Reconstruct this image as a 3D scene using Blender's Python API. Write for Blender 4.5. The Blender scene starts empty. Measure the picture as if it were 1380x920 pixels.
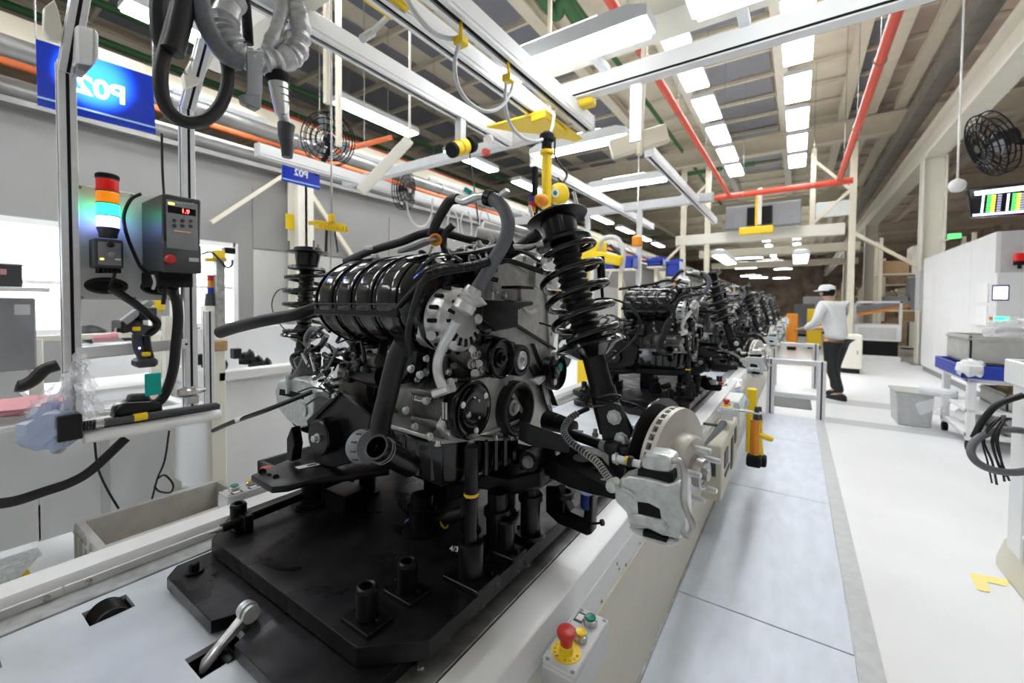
import bpy, bmesh, math, random
from mathutils import Vector, Matrix
random.seed(7)
SC = bpy.context.scene
COL = SC.collection
V = Vector
# ---------------------------------------------------------------- camera (photo is 1380 x 920)
FPX, YAW, PIT, ROL, CX, CY = 567.66, -.593616, -.0279882, .00813528, 690.0, 426.5
CAM = V((0, 0, 1.35))
_f = V((math.sin(YAW)*math.cos(PIT), math.cos(YAW)*math.cos(PIT), math.sin(PIT)))
_r = V((math.cos(YAW), -math.sin(YAW), 0)); _u = _r.cross(_f)
RT = math.cos(ROL)*_r + math.sin(ROL)*_u
UP = -math.sin(ROL)*_r + math.cos(ROL)*_u
FW = _f
cd = bpy.data.cameras.new('camera'); cam = bpy.data.objects.new('camera', cd); COL.objects.link(cam)
cd.sensor_width = 36; cd.lens = FPX/1380*36; cd.shift_y = -(460-CY)/1380; cd.clip_start = .02; cd.clip_end = 300
m3 = Matrix((RT, UP, -FW)).transposed()
cam.matrix_world = Matrix.Translation(CAM) @ m3.to_4x4()
SC.camera = cam
cd.dof.use_dof = True; cd.dof.focus_distance = 1.15; cd.dof.aperture_fstop = 2.8
def P(px, py, x=None, y=None, z=None):
    """pixel of the photograph + one known world plane -> world point"""
    d = RT*((px-CX)/FPX) - UP*((py-CY)/FPX) + FW
    t = (x/d.x) if x is not None else (y/d.y) if y is not None else ((z-CAM.z)/d.z)
    return CAM + d*t
def PP(l, **k): return [P(a, b, **k) for a, b in l]
# ---------------------------------------------------------------- world, exposure
w = bpy.data.worlds.new('world'); SC.world = w; w.use_nodes = True
bg = w.node_tree.nodes['Background']; bg.inputs[0].default_value = (.95, .97, 1, 1); bg.inputs[1].default_value = 1.4
vs = SC.view_settings; vs.view_transform = 'Standard'; vs.look = 'None'; vs.exposure = 0.98; vs.gamma = 1; vs.use_curve_mapping = False
LAMP = 9.0          # emission of the ceiling lamps
# ---------------------------------------------------------------- materials
MATS = {}
def mat(name, col, rough=.5, metal=0., noise=0., scale=20., bump=0., emit=None, es=0., trans=0., alpha=1., coat=0., spec=.5, ior=1.45, stretch=None, col2=None, cloud=None):
    if name in MATS: return MATS[name]
    m = bpy.data.materials.new(name); m.use_nodes = True; nt = m.node_tree; b = nt.nodes['Principled BSDF']
    b.inputs['Base Color'].default_value = (*col, 1); b.inputs['Roughness'].default_value = rough; b.inputs['Metallic'].default_value = metal
    b.inputs['Specular IOR Level'].default_value = spec; b.inputs['IOR'].default_value = ior
    b.inputs['Transmission Weight'].default_value = trans; b.inputs['Alpha'].default_value = alpha; b.inputs['Coat Weight'].default_value = coat
    if emit: b.inputs['Emission Color'].default_value = (*emit, 1); b.inputs['Emission Strength'].default_value = es
    if noise or bump or cloud:
        tc = nt.nodes.new('ShaderNodeTexCoord'); n = nt.nodes.new('ShaderNodeTexNoise'); n.inputs['Scale'].default_value = scale; n.inputs['Detail'].default_value = 5
        src = tc.outputs['Object']
        if stretch:
            mp = nt.nodes.new('ShaderNodeMapping'); mp.inputs['Scale'].default_value = stretch; nt.links.new(src, mp.inputs[0]); src = mp.outputs[0]
        nt.links.new(src, n.inputs['Vector'])
        if noise:
            r = nt.nodes.new('ShaderNodeValToRGB'); c2 = col2 or tuple(max(0, c*(1-noise)) for c in col); c1 = tuple(min(1, c*(1+noise*.5)) for c in col)
            r.color_ramp.elements[0].color = (*c2, 1); r.color_ramp.elements[1].color = (*c1, 1); r.color_ramp.elements[0].position = .3; r.color_ramp.elements[1].position = .7
            nt.links.new(n.outputs['Fac'], r.inputs[0]); nt.links.new(r.outputs[0], b.inputs['Base Color'])
        if cloud:
            n2 = nt.nodes.new('ShaderNodeTexNoise'); n2.inputs['Scale'].default_value = cloud[0]; n2.inputs['Detail'].default_value = 8; n2.inputs['Distortion'].default_value = .8; nt.links.new(src, n2.inputs['Vector'])
            mr = nt.nodes.new('ShaderNodeMapRange'); mr.inputs[1].default_value = .35; mr.inputs[2].default_value = .65; mr.inputs[3].default_value = cloud[1]; mr.inputs[4].default_value = cloud[2]; nt.links.new(n2.outputs['Fac'], mr.inputs[0]); nt.links.new(mr.outputs[0], b.inputs['Roughness'])
        if bump:
            bp = nt.nodes.new('ShaderNodeBump'); bp.inputs['Strength'].default_value = bump; bp.inputs['Distance'].default_value = .01
            nt.links.new(n.outputs['Fac'], bp.inputs['Height']); nt.links.new(bp.outputs[0], b.inputs['Normal'])
    MATS[name] = m; return m
M = dict(
 white_floor=mat('white_floor', (.84,.85,.86), .32, noise=.05, scale=1.5),
 walk=mat('walkway_plate', (.60,.65,.73), .42, .2, noise=.10, scale=5, bump=.06, stretch=(3,1,1)),
 strip=mat('grey_strip', (.55,.56,.57), .5, noise=.1),
 mark_grey=mat('grey_floor_mark', (.56,.57,.58), .4),
 mark_yellow=mat('yellow_floor_mark', (.95,.80,.30), .5),
 wall=mat('wall_paint', (.31,.305,.30), .6, noise=.06, scale=2),
 wall_low=mat('wall_panel', (.56,.56,.55), .5, noise=.04, scale=3),
 cream=mat('cream_paint', (.80,.74,.60), .45, noise=.06, scale=4),
 cream2=mat('pale_cream_paint', (.82,.79,.70), .45, noise=.04, scale=4),
 deck=mat('roof_deck', (.80,.74,.60), .6, noise=.1, scale=2),
 pinkdeck=mat('rust_roof_deck', (.72,.58,.50), .6, noise=.16, scale=1.2),
 orangedeck=mat('tan_roof_panel', (.75,.5,.22), .6, noise=.1, scale=2),
 skylight=mat('grey_roof_panel', (.25,.26,.30), .35, noise=.1, scale=1.5),
 red=mat('red_pipe', (.75,.09,.05), .35), orange_pipe=mat('orange_pipe', (.88,.22,.08), .4), green=mat('green_pipe', (.05,.16,.06), .45),
 duct=mat('duct_metal', (.36,.36,.35), .38, .7, noise=.2, scale=3),
 alu=mat('aluminium_profile', (.78,.79,.81), .34, .2, noise=.05, scale=30),
 slot=mat('dark_slot', (.012,.012,.014), .75, spec=.2),
 white=mat('white_enamel', (.86,.87,.87), .3, noise=.03, scale=6),
 whitem=mat('white_machine', (.80,.81,.82), .4, noise=.03, scale=6),
 lightgrey=mat('light_grey_plastic', (.60,.61,.62), .45, noise=.05, scale=12),
 grey=mat('grey_plastic', (.25,.26,.28), .45, noise=.08, scale=12),
 cratem=mat('crate_grey', (.50,.50,.47), .55, noise=.12, scale=12),
 dgrey=mat('dark_grey_plastic', (.05,.053,.06), .42, noise=.1, scale=25),
 panel=mat('pale_panel', (.72,.76,.74), .4, noise=.03, scale=8),
 black=mat('black_plastic', (.006,.006,.007), .24, noise=.2, scale=30),
 gloss=mat('gloss_black_paint', (.004,.004,.005), .15, coat=.3),
 satin=mat('satin_black_paint', (.006,.006,.007), .32, noise=.3, scale=22),
 rubber=mat('black_rubber', (.010,.010,.011), .45, noise=.25, scale=40),
 hose=mat('grey_hose', (.13,.135,.15), .42, noise=.15, scale=60),
 plate=mat('blackened_steel', (.022,.021,.024), .36, .5, noise=.5, scale=16, bump=.05, col2=(.006,.006,.007), cloud=(7,.22,.5)),
 post=mat('black_oxide', (.012,.012,.013), .32, .5, noise=.3, scale=30),
 cast=mat('cast_aluminium', (.52,.52,.50), .42, .4, noise=.18, scale=45, bump=.2),
 castd=mat('dark_cast_aluminium', (.17,.165,.155), .40, .5, noise=.35, scale=35, bump=.25),
 silver=mat('bright_aluminium', (.70,.71,.71), .3, .55, noise=.08, scale=40, bump=.08),
 steel=mat('steel', (.58,.58,.58), .26, .7, noise=.1, scale=50),
 zinc=mat('zinc_plate', (.70,.74,.74), .32, .4, noise=.22, scale=60, bump=.2),
 rotor=mat('coated_rotor', (.60,.58,.53), .45, .2, noise=.06, scale=25),
 bronze=mat('brown_cast', (.10,.082,.065), .45, .5, noise=.3, scale=20, bump=.2),
 convey=mat('conveyor_sheet', (.66,.70,.76), .34, .15, noise=.16, scale=6, col2=(.54,.58,.63)),
 rail=mat('galvanised_rail', (.44,.45,.44), .4, .7, noise=.3, scale=25),
 trimw=mat('white_trim', (.84,.85,.86), .25, .0, noise=.03, scale=10),
 skirt=mat('cream_skirt', (.66,.63,.53), .45, noise=.05, scale=5),
 yellow=mat('yellow_paint', (.86,.60,.02), .35), yellowp=mat('yellow_plastic', (.9,.66,.03), .35),
 orange=mat('orange_plastic', (.85,.30,.02), .35), blue=mat('blue_plastic', (.02,.05,.42), .4), navy=mat('blue_cap', (.015,.04,.22), .4),
 signblue=mat('sign_blue', (.004,.035,.46), .22), cyan=mat('sign_line', (.45,.72,.95), .4),
 signwhite=mat('sign_letter', (.85,.87,.9), .4), redp=mat('red_plastic', (.62,.04,.03), .35), greenp=mat('green_plastic', (.0,.24,.16), .3), teal=mat('teal_tag', (.0,.36,.31), .45),
 paper=mat('white_label', (.85,.85,.85), .6), ink=mat('label_print', (.05,.05,.05), .6),
 cloth=mat('silver_cloth', (.48,.49,.5), .38, .35, noise=.2, scale=30, bump=.4),
 bag=mat('clear_film', (.88,.89,.93), .15, trans=.1, alpha=.34, spec=.6),
 bluebag=mat('blue_film', (.50,.60,.85), .2, trans=.1, alpha=.6), wood=mat('cardboard', (.52,.34,.18), .7, noise=.1), pink=mat('pink_bundle', (.70,.33,.36), .6),
 glass=mat('window_light', (.9,.95,1), .3, emit=(.93,.97,1), es=1.7),
 lamp=mat('lamp_diffuser', (1,1,1), .4, emit=(.95,.985,1), es=LAMP),
 roof_fill=mat('added_roof_fill', (1,1,1), .4, emit=(1,.97,.9), es=2.6), lampfar=mat('far_lamp', (1,1,1), .4, emit=(1,.97,.9), es=6), lampbody=mat('lamp_housing', (.62,.64,.66), .4),
 e_red=mat('red_lens', (.45,.01,.01), .15, trans=.2, emit=(1,.03,.02), es=.12), e_amber=mat('amber_lens', (.7,.2,.0), .15, trans=.2, emit=(1,.35,.02), es=.25),
 e_green=mat('green_lens_lit', (.1,.9,.5), .2, emit=(.01,1,.32), es=2.8), e_blue=mat('blue_lens_lit', (.6,.6,1), .2, emit=(.28,.24,1), es=3.6), e_led=mat('red_led', (1,.05,.03), .3, emit=(1,.07,.05), es=4),
 e_yel=mat('yellow_led', (1,.8,.1), .3, emit=(1,.75,.1), es=2.2), e_screen=mat('screen_bright', (.5,.5,.9), .3, emit=(.55,.52,1), es=1.6), e_scrw=mat('screen_white', (.8,.9,.9), .3, emit=(.8,.92,1), es=1.5),
 e_scrg=mat('screen_green', (.1,.6,.1), .3, emit=(.08,.8,.15), es=1.1), e_scry=mat('screen_yellow', (.6,.6,.1), .3, emit=(.75,.8,.08), es=1.1), e_scrb=mat('screen_grey', (.2,.2,.3), .3, emit=(.3,.28,.45), es=.8),
 dark=mat('screen_black', (.006,.007,.01), .12), skin=mat('skin', (.5,.3,.22), .5), clothw=mat('white_cloth', (.82,.83,.85), .8, noise=.05, scale=20), clothd=mat('dark_cloth', (.02,.025,.025), .85, noise=.3, scale=30),
 ampinfo=mat('orange_strip', (.9,.4,.05), .4, emit=(1,.4,.05), es=.6), tan=mat('tan_clutter', (.42,.30,.19), .7, noise=.5, scale=3), brownwall=mat('far_wall', (.60,.48,.40), .7, noise=.55, scale=.9),
)
# ---------------------------------------------------------------- mesh builder
def basis(d):
    d = V(d).normalized(); a = V((0,0,1)) if abs(d.z) < .9 else V((1,0,0))
    u = d.cross(a).normalized(); return d, u, d.cross(u)
def crom(pts, n=6):
    pts = [V(p) for p in pts]
    if len(pts) < 3: return pts
    out = []; Q = [pts[0]*2-pts[1]] + pts + [pts[-1]*2-pts[-2]]
    for i in range(1, len(Q)-2):
        a, b, c, d = Q[i-1:i+3]
        for k in range(n):
            t = k/n; out.append(.5*((2*b)+(c-a)*t+(2*a-5*b+4*c-d)*t*t+(3*b-a-3*c+d)*t**3))
    out.append(pts[-1]); return out
class G:
    def __init__(s): s.v = []; s.f = []
    def add(s, vs, fs):
        o = len(s.v); s.v += [tuple(v) for v in vs]; s.f += [tuple(i+o for i in f) for f in fs]; return s
    def box(s, c, d, rz=0, R=None):
        c = V(c); h = V(d)/2; Rm = R or Matrix.Rotation(rz, 3, 'Z')
        vs = [c + Rm @ V((x*h.x, y*h.y, z*h.z)) for z in (-1,1) for y in (-1,1) for x in (-1,1)]
        return s.add(vs, [(0,2,3,1),(4,5,7,6),(0,1,5,4),(2,6,7,3),(0,4,6,2),(1,3,7,5)])
    def bb(s, x0, x1, y0, y1, z0, z1): return s.box(((x0+x1)/2,(y0+y1)/2,(z0+z1)/2), (x1-x0,y1-y0,z1-z0))
    def bar(s, a, b, wd, ht, up=(0,0,1)):
        """box from a to b, wd sideways, ht along up"""
        a, b = V(a), V(b); d = (b-a); L = d.length; d.normalize(); u = V(up); sd = d.cross(u).normalized(); u = sd.cross(d)
        return s.box((a+b)/2, (L, wd, ht), R=Matrix((d, sd, u)).transposed())
    def lathe(s, a, ax, prof, n=20):
        """prof = (distance along axis, radius)"""
        a = V(a); d, u, w_ = basis(ax); vs = []; fs = []; rings = []
        for h, r in prof:
            if r <= 1e-6: rings.append([len(vs)]); vs.append(a+d*h)
            else:
                rings.append(list(range(len(vs), len(vs)+n)))
                for i in range(n):
                    t = 2*math.pi*i/n; vs.append(a+d*h+u*(r*math.cos(t))+w_*(r*math.sin(t)))
        for A, B in zip(rings, rings[1:]):
            for i in range(n):
                j = (i+1) % n
                if len(A) == 1 and len(B) == 1: break
                if len(A) == 1: fs.append((A[0], B[j], B[i]))
                elif len(B) == 1: fs.append((A[i], A[j], B[0]))
                else: fs.append((A[i], A[j], B[j], B[i]))
        if len(rings[0]) > 1: fs.append(tuple(reversed(rings[0])))
        if len(rings[-1]) > 1: fs.append(tuple(rings[-1]))
        return s.add(vs, fs)
    def cyl(s, a, b, r, r2=None, n=16):
        a, b = V(a), V(b); return s.lathe(a, b-a, [(0, r), ((b-a).length, r if r2 is None else r2)], n)
    def tube(s, pts, r, n=10, sub=6, flat=1., smooth=True):
        p = crom(pts, sub) if smooth else [V(q) for q in pts]; N = len(p); vs = []; fs = []
        d, u, _ = basis(p[1]-p[0])
        for i in range(N):
            t = (p[min(i+1, N-1)]-p[max(i-1, 0)]).normalized(); u = (u - t*u.dot(t)).normalized(); w_ = t.cross(u)
            rr = r(i/(N-1)) if callable(r) else r
            for k in range(n):
                a = 2*math.pi*k/n; vs.append(p[i]+u*(rr*math.cos(a))+w_*(rr*flat*math.sin(a)))
        for i in range(N-1):
            for k in range(n):
                j = (k+1) % n; fs.append((i*n+k, i*n+j, (i+1)*n+j, (i+1)*n+k))
        fs.append(tuple(reversed(range(n)))); fs.append(tuple(range((N-1)*n, N*n)))
        return s.add(vs, fs)
    def hollow(s, pts, r, t=.004, n=14, sub=6):
        """open-ended hose with a visible bore"""
        p = crom(pts, sub); q = list(p)+[p[-1]-(p[-1]-p[-2]).normalized()*1e-4]
        N = len(p); vs = []; fs = []; d, u, _ = basis(p[1]-p[0]); fr = []
        for i in range(N):
            tt = (p[min(i+1, N-1)]-p[max(i-1, 0)]).normalized(); u = (u-tt*u.dot(tt)).normalized(); fr.append((p[i], u.copy(), tt.cross(u)))
        for k_, rr in ((0, r), (1, r-t)):
            for c, uu, ww in fr:
                for k in range(n):
                    a = 2*math.pi*k/n; vs.append(c+uu*(rr*math.cos(a))+ww*(rr*math.sin(a)))
        o = N*n
        for i in range(N-1):
            for k in range(n):
                j = (k+1) % n; a, b, c, e = i*n+k, i*n+j, (i+1)*n+j, (i+1)*n+k; fs.append((a, b, c, e)); fs.append((o+e, o+c, o+b, o+a))
        for k in range(n):
            j = (k+1) % n; fs.append((k, o+k, o+j, j)); e = (N-1)*n; fs.append((e+j, o+e+j, o+e+k, e+k))
        return s.add(vs, fs)
    def torus(s, c, ax, R, r, n=24, m=8, a0=0, a1=2*math.pi):
        c = V(c); d, u, w_ = basis(ax); full = a1-a0 > 6.28
        pts = [c+u*(R*math.cos(a0+(a1-a0)*i/n))+w_*(R*math.sin(a0+(a1-a0)*i/n)) for i in range(n+(0 if full else 1))]
        if not full: return s.tube(pts, r, m, smooth=False)
        vs = []; fs = []
        for p in pts:
            e = (p-c).normalized()
            for k in range(m):
                b = 2*math.pi*k/m; vs.append(p+e*(r*math.cos(b))+d*(r*math.sin(b)))
        for i in range(n):
            for k in range(m):
                i2, k2 = (i+1) % n, (k+1) % m; fs.append((i*m+k, i2*m+k, i2*m+k2, i*m+k2))
        return s.add(vs, fs)
    def sph(s, c, r, n=12, m=8):
        rx, ry, rz = (r, r, r) if not hasattr(r, '__len__') else r; c = V(c); vs = [c+V((0,0,-rz))]; fs = []
        for i in range(1, m):
            t = math.pi*i/m
            for k in range(n):
                a = 2*math.pi*k/n; vs.append(c+V((rx*math.sin(t)*math.cos(a), ry*math.sin(t)*math.sin(a), -rz*math.cos(t))))
        vs.append(c+V((0,0,rz))); T = len(vs)-1
        for k in range(n):
            j = (k+1) % n; fs.append((0, 1+j, 1+k)); fs.append((T, T-n+k, T-n+j))
            for i in range(m-2): fs.append((1+i*n+k, 1+i*n+j, 1+(i+1)*n+j, 1+(i+1)*n+k))
        return s.add(vs, fs)
    def prism(s, poly, ext):
        poly = [V(p) for p in poly]; e = V(ext); n = len(poly); vs = poly+[p+e for p in poly]
        return s.add(vs, [tuple(range(n)), tuple(range(2*n-1, n-1, -1))]+[(i, (i+1) % n, n+(i+1) % n, n+i) for i in range(n)])
    def loft(s, secs, cap=True):
        n = len(secs[0]); vs = [p for q in secs for p in q]; fs = []
        for i in range(len(secs)-1):
            for k in range(n): j = (k+1) % n; fs.append((i*n+k, i*n+j, (i+1)*n+j, (i+1)*n+k))
        if cap: fs += [tuple(reversed(range(n))), tuple(range((len(secs)-1)*n, len(secs)*n))]
        return s.add(vs, fs)
    def quad(s, a, b, c, d): return s.add([a, b, c, d], [(0,1,2,3)])
def obj(name, g, m, parent=None, bev=0, smooth=35, base=None, seg=1):
    """one mesh object; a part's vertices are kept in its thing's frame"""
    me = bpy.data.meshes.new(name); org = V((0,0,0))
    if parent is not None: org = V(parent['_o']) if '_o' in parent else V((0,0,0))
    elif base is not None: org = V(base)
    me.from_pydata([V(v)-org for v in g.v], [], g.f)
    bm = bmesh.new(); bm.from_mesh(me); bmesh.ops.recalc_face_normals(bm, faces=bm.faces)
    if bev:
        es = [e for e in bm.edges if len(e.link_faces) == 2 and e.calc_face_angle(0) > .6]
        bmesh.ops.bevel(bm, geom=es, offset=bev, segments=seg, profile=.6, affect='EDGES', clamp_overlap=True)
    bm.to_mesh(me); bm.free()
    me.materials.append(M[m] if isinstance(m, str) else m)
    if smooth:
        me.polygons.foreach_set('use_smooth', [True]*len(me.polygons)); me.set_sharp_from_angle(angle=math.radians(smooth))
    o = bpy.data.objects.new(name, me); COL.objects.link(o)
    if parent is not None: o.parent = parent; o['_o'] = tuple(org)
    else: o.location = org; o['_o'] = tuple(org)
    return o
def tag(o, label, cat, group=None):
    o['label'] = label; o['category'] = cat
    if group: o['group'] = group
    return o
def thing(name, label, cat, base=(0,0,0), group=None):
    o = bpy.data.objects.new(name, None); COL.objects.link(o); o.location = base; o['_o'] = tuple(base); o.empty_display_size = .05
    return tag(o, label, cat, group)
def struct(name, g, m, parent=None, **k):
    o = obj(name, g, m, parent, **k)
    if parent is None: o['kind'] = 'structure'
    return o
KIDS = {}
def kids(o): return [c for c in bpy.data.objects if c.parent == o]
def copy_tree(o, off=None, parent=None, label=None, group=None, depth=0):
    c = o.copy(); COL.objects.link(c); c.parent = parent
    if off is not None: c.location = V(o.location)+V(off); c['_o'] = tuple(c.location)
    if label: c['label'] = label
    if group: c['group'] = group
    for ch in o.children: copy_tree(ch, None, c, depth=depth+1)
    return c
def place(o, loc, parent, rot=None, scale=None):
    """another copy of an alike piece (shared mesh)"""
    c = o.copy(); COL.objects.link(c); c.location = loc; c.parent = parent
    if rot: c.rotation_euler = rot
    return c
def text_mesh(name, s, size, m, origin, xdir, ydir, parent, depth=.001, mirror=False, bold=False):
    cu = bpy.data.curves.new(name, 'FONT'); cu.body = s; cu.size = size; cu.align_x = 'CENTER'; cu.align_y = 'CENTER'; cu.extrude = depth
    if bold: cu.offset = size*.018
    t = bpy.data.objects.new(name, cu); me = bpy.data.meshes.new_from_object(t); bpy.data.objects.remove(t)
    xd, yd = V(xdir).normalized(), V(ydir).normalized(); zd = xd.cross(yd); mx = -1 if mirror else 1
    g = G(); g.add([V(origin)+xd*(v.co.x*mx)+yd*v.co.y+zd*v.co.z for v in me.vertices], [tuple(p.vertices) for p in me.polygons])
    return obj(name, g, m, parent, smooth=0)
X = V((1,0,0)); Y = V((0,1,0)); Z = V((0,0,1))
# ================================================================ THE HALL
RZ = 7.6                                    # roof deck height
g = G(); g.add([(-24,-9,0),(12,-9,0),(12,62,0),(-24,62,0)], [(0,1,2,3)]); floor = struct('floor', g, 'white_floor')
# steel walkway plates beside the conveyor, their joints are real gaps
for i, (y0, y1) in enumerate([(-3,.55),(.556,2.05),(2.056,3.55),(3.556,5.05),(5.056,6.2)]):
    struct('walkway_plate', G().bb(-.435, .215, y0, y1, .001, .014), 'walk', floor, bev=.002)
struct('walkway_edge', G().bb(.222, .30, -3, 6.2, .0005, .006), 'strip', floor)
for y0, y1 in ((6.15, 6.45), (7.4, 7.85)): struct('floor_marking', G().add([(.32,y0,.002),(2.5,y0-.0,.002),(2.5,y1,.002),(.32,y1,.002)], [(0,1,2,3)]), 'mark_grey', floor)
ym = [P(*p, z=.003) for p in ((1306,771),(1360,781),(1357,790),(1331,784),(1334,798),(1317,794))]
struct('floor_marking', G().add(ym, [tuple(range(6))]), 'mark_yellow', floor)
# ---- walls
WX = -6.5
def wall_with_windows(name, x, y0, y1, z1, wins, m):
    g = G(); ys = sorted(set([y0, y1]+[a for w_ in wins for a in w_[:2]])); T = .12
    for a, b in zip(ys, ys[1:]):
        hit = [w_ for w_ in wins if w_[0] <= a and b <= w_[1]]
        if not hit: g.bb(x-T, x, a, b, 0, z1)
        else: g.bb(x-T, x, a, b, 0, hit[0][2]); g.bb(x-T, x, a, b, hit[0][3], z1)
    return struct(name, g, m)
wins = [(-1.6, 1.06, 1.02, 2.16), (2.0, 2.72, 1.05, 2.14)]
wall_left = wall_with_windows('wall_left', WX, -9, 62, 3.3, wins, 'wall')
for i, (y0, y1, z0, z1) in enumerate(wins):
    g = G(); g.bb(WX-.1, WX-.08, y0, y1, z0, z1); wo = struct('window_%d' % (i+1), g, 'glass')
    fr = G()
    for yy in (y0, y1): fr.bb(WX-.06, WX+.02, yy-.03, yy+.03, z0-.03, z1+.03)
    for zz in (z0, z1): fr.bb(WX-.06, WX+.02, y0, y1, zz-.03, zz+.03)
    zm = z0+(z1-z0)*.46; fr.bb(WX-.06, WX, y0, y1, zm-.02, zm+.02)
    struct('window_frame', fr, 'white', wo)
    for k in range(9): struct('blind_slat', G().box((WX-.03, (y0+y1)/2, z1-.05-k*.055), (.035, y1-y0-.06, .003), R=Matrix.Rotation(.5, 3, 'Y')), 'white', wo)
# pale dado panels of the left wall, with joints
for k in range(14):
    y0 = 2.95+k*1.22
    struct('wall_panel', G().bb(WX+.001, WX+.02, y0, y0+1.205, .02, 2.12), 'wall_low', wall_left)
    struct('wall_panel', G().bb(WX+.001, WX+.018, y0, y0+1.205, 2.14, 3.0), 'wall', wall_left)
struct('baseboard_left', G().bb(WX, WX+.03, -9, 62, 0, .1), 'grey')
struct('wall_far', G().bb(-24, 12, 62, 62.2, 0, 8), 'brownwall'); struct('wall_right', G().bb(12, 12.2, -9, 62, 0, 8), 'brownwall')
struct('wall_back', G().bb(-24, 12, -9.2, -9, 0, 8), 'wall_low'); struct('wall_outer', G().bb(-24.2, -24, -9, 62, 0, 8), 'brownwall')
# ---- roof: one deck, its grey panels and purlins as pieces
g = G(); g.bb(-24, 12, -9, 62, RZ, RZ+.1); ceiling = struct('ceiling', g, 'deck')
bands = [(-13,-4.7),(-2.7,-.62),(1.12,1.55)]
pan = {}
for x0, x1 in bands:
    nx = max(1, round((x1-x0)/1.66)); wx = (x1-x0)/nx
    for i in range(nx):
        for k in range(17):
            key = round(wx, 3); yc = .6+k*1.32
            if key not in pan: pan[key] = struct('roof_panel', G().box((0,0,0), (wx*(.66 if x0 < -5 else .94), 1.16, .03)), 'skylight', ceiling); pan[key].location = (x0+wx*(i+.5), yc, RZ-.05)
            else: place(pan[key], (x0+wx*(i+.5), yc, RZ-.05), ceiling)
deckp = None
for x0, x1, m in ((1.95, 12, 'pinkdeck'), (-24, -13.1, 'pinkdeck')):
    struct('roof_sheet', G().bb(x0, x1, -9, 62, RZ-.05, RZ-.01), m, ceiling)
for x0 in (-22.5,-20,-17.6,-15.4):
    for k in range(12): struct('tan_panel', G().bb(x0, x0+.8, -5+k*2.6, -5+k*2.6+2.4, RZ-.08, RZ-.055), 'orangedeck', ceiling)
for k in range(24):
    g = G().bb(-23.9, 11.9, -.06+k*1.32-.035, -.06+k*1.32+.035, RZ-.16, RZ-.07); struct('purlin', g, 'cream', ceiling)
for k in range(9):
    g = G().bb(-23.9, 11.9, 34+k*3-.05, 34+k*3+.05, RZ-.2, RZ-.07); struct('purlin', g, 'cream', ceiling)
n_tr = 0
def trim(g, m, **k):
    global n_tr; n_tr += 1; return struct('trim_%d' % n_tr, g, m, **k)
for x in (-13.05,-8.8,-4.65,-2.65,-.45,1.07,1.75,2.4,5.5,8.8):
    g = G(); g.bb(x-.13, x+.13, -9, 62, RZ-.36, RZ-.33); g.bb(x-.02, x+.02, -9, 62, RZ-.33, RZ-.16); g.bb(x-.13, x+.13, -9, 62, RZ-.19, RZ-.16); trim(g, 'cream2' if x in (-.45, -2.65) else 'cream')
for y in (17, 27, 39, 52):
    g = G().bb(-23.8, 11.8, y-.16, y+.16, RZ-1.0, RZ-.95); g.bb(-23.8, 11.8, y-.03, y+.03, RZ-.95, RZ-.4); g.bb(-23.8, 11.8, y-.16, y+.16, RZ-.45, RZ-.4); trim(g, 'cream')
# ---- columns: cream steel columns with knee braces and plinths
def column(x, y, h, w=.42, m='cream2', lab=None):
    o = struct('column', G().bb(x-w/2, x+w/2, y-.02, y+.02, 0, h).bb(x-w/2, x-w/2+.03, y-w*.4, y+w*.4, 0, h).bb(x+w/2-.03, x+w/2, y-w*.4, y+w*.4, 0, h), m)
    struct('base_plate', G().bb(x-w*.75, x+w*.75, y-w*.7, y+w*.7, 0, .03), 'grey', o); return o
o = column(2.62, 13.9, 4.9); struct('wall_box', G().bb(2.3, 2.4, 13.1, 13.5, 1.3, 2.2), 'lightgrey', o)
column(2.62, 24, 4.9); column(2.62, 34, 4.9); column(-6.3, 3.55, 3.27, .3); column(-6.2, 14, 3.27, .35); column(-6.2, 24, 3.27, .35); column(6.8, 20, 7, .5)
# crane girder along the right and its grey duct
g = G(); g.bb(2.42, 2.8, -4, 60, 4.9, 4.97); g.bb(2.56, 2.64, -4, 60, 4.97, 5.45); g.bb(2.42, 2.8, -4, 60, 5.45, 5.52); trim(g, 'cream2')
g = G().bb(2.2, 2.5, 2, 60, 5.95, 6.3); trim(g, 'duct')
# duct and cornice on top of the left wall
g = G(); g.cyl((WX-.05, -9, 3.44), (WX-.05, 62, 3.44), .13, n=14); g.bb(WX-.2, WX+.14, -9, 62, 3.27, 3.33); trim(g, 'duct')
g = G(); g.cyl((WX+.35, -9, 3.72), (WX+.35, 62, 3.72), .1, n=12)
for k in range(16): g.torus((WX+.35, .4+k*1.5, 3.72), Y, .105, .012, 14, 6)
trim(g, 'duct')
g = G().bb(WX-.35, WX-.05, -9, 62, 3.95, 4.2); trim(g, 'cream')
for k in range(5):
    g = G().bar((WX+.1, 3.5+k*7, 3.4), (WX+.1, 4.9+k*7, 1.7), .07, .05, X); trim(g, 'cream')
    g = G().bar((WX+.1, 3.5+k*7, 3.4), (WX+.1, 2.4+k*7, 2.4), .05, .05, X); trim(g, 'cream')
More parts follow.
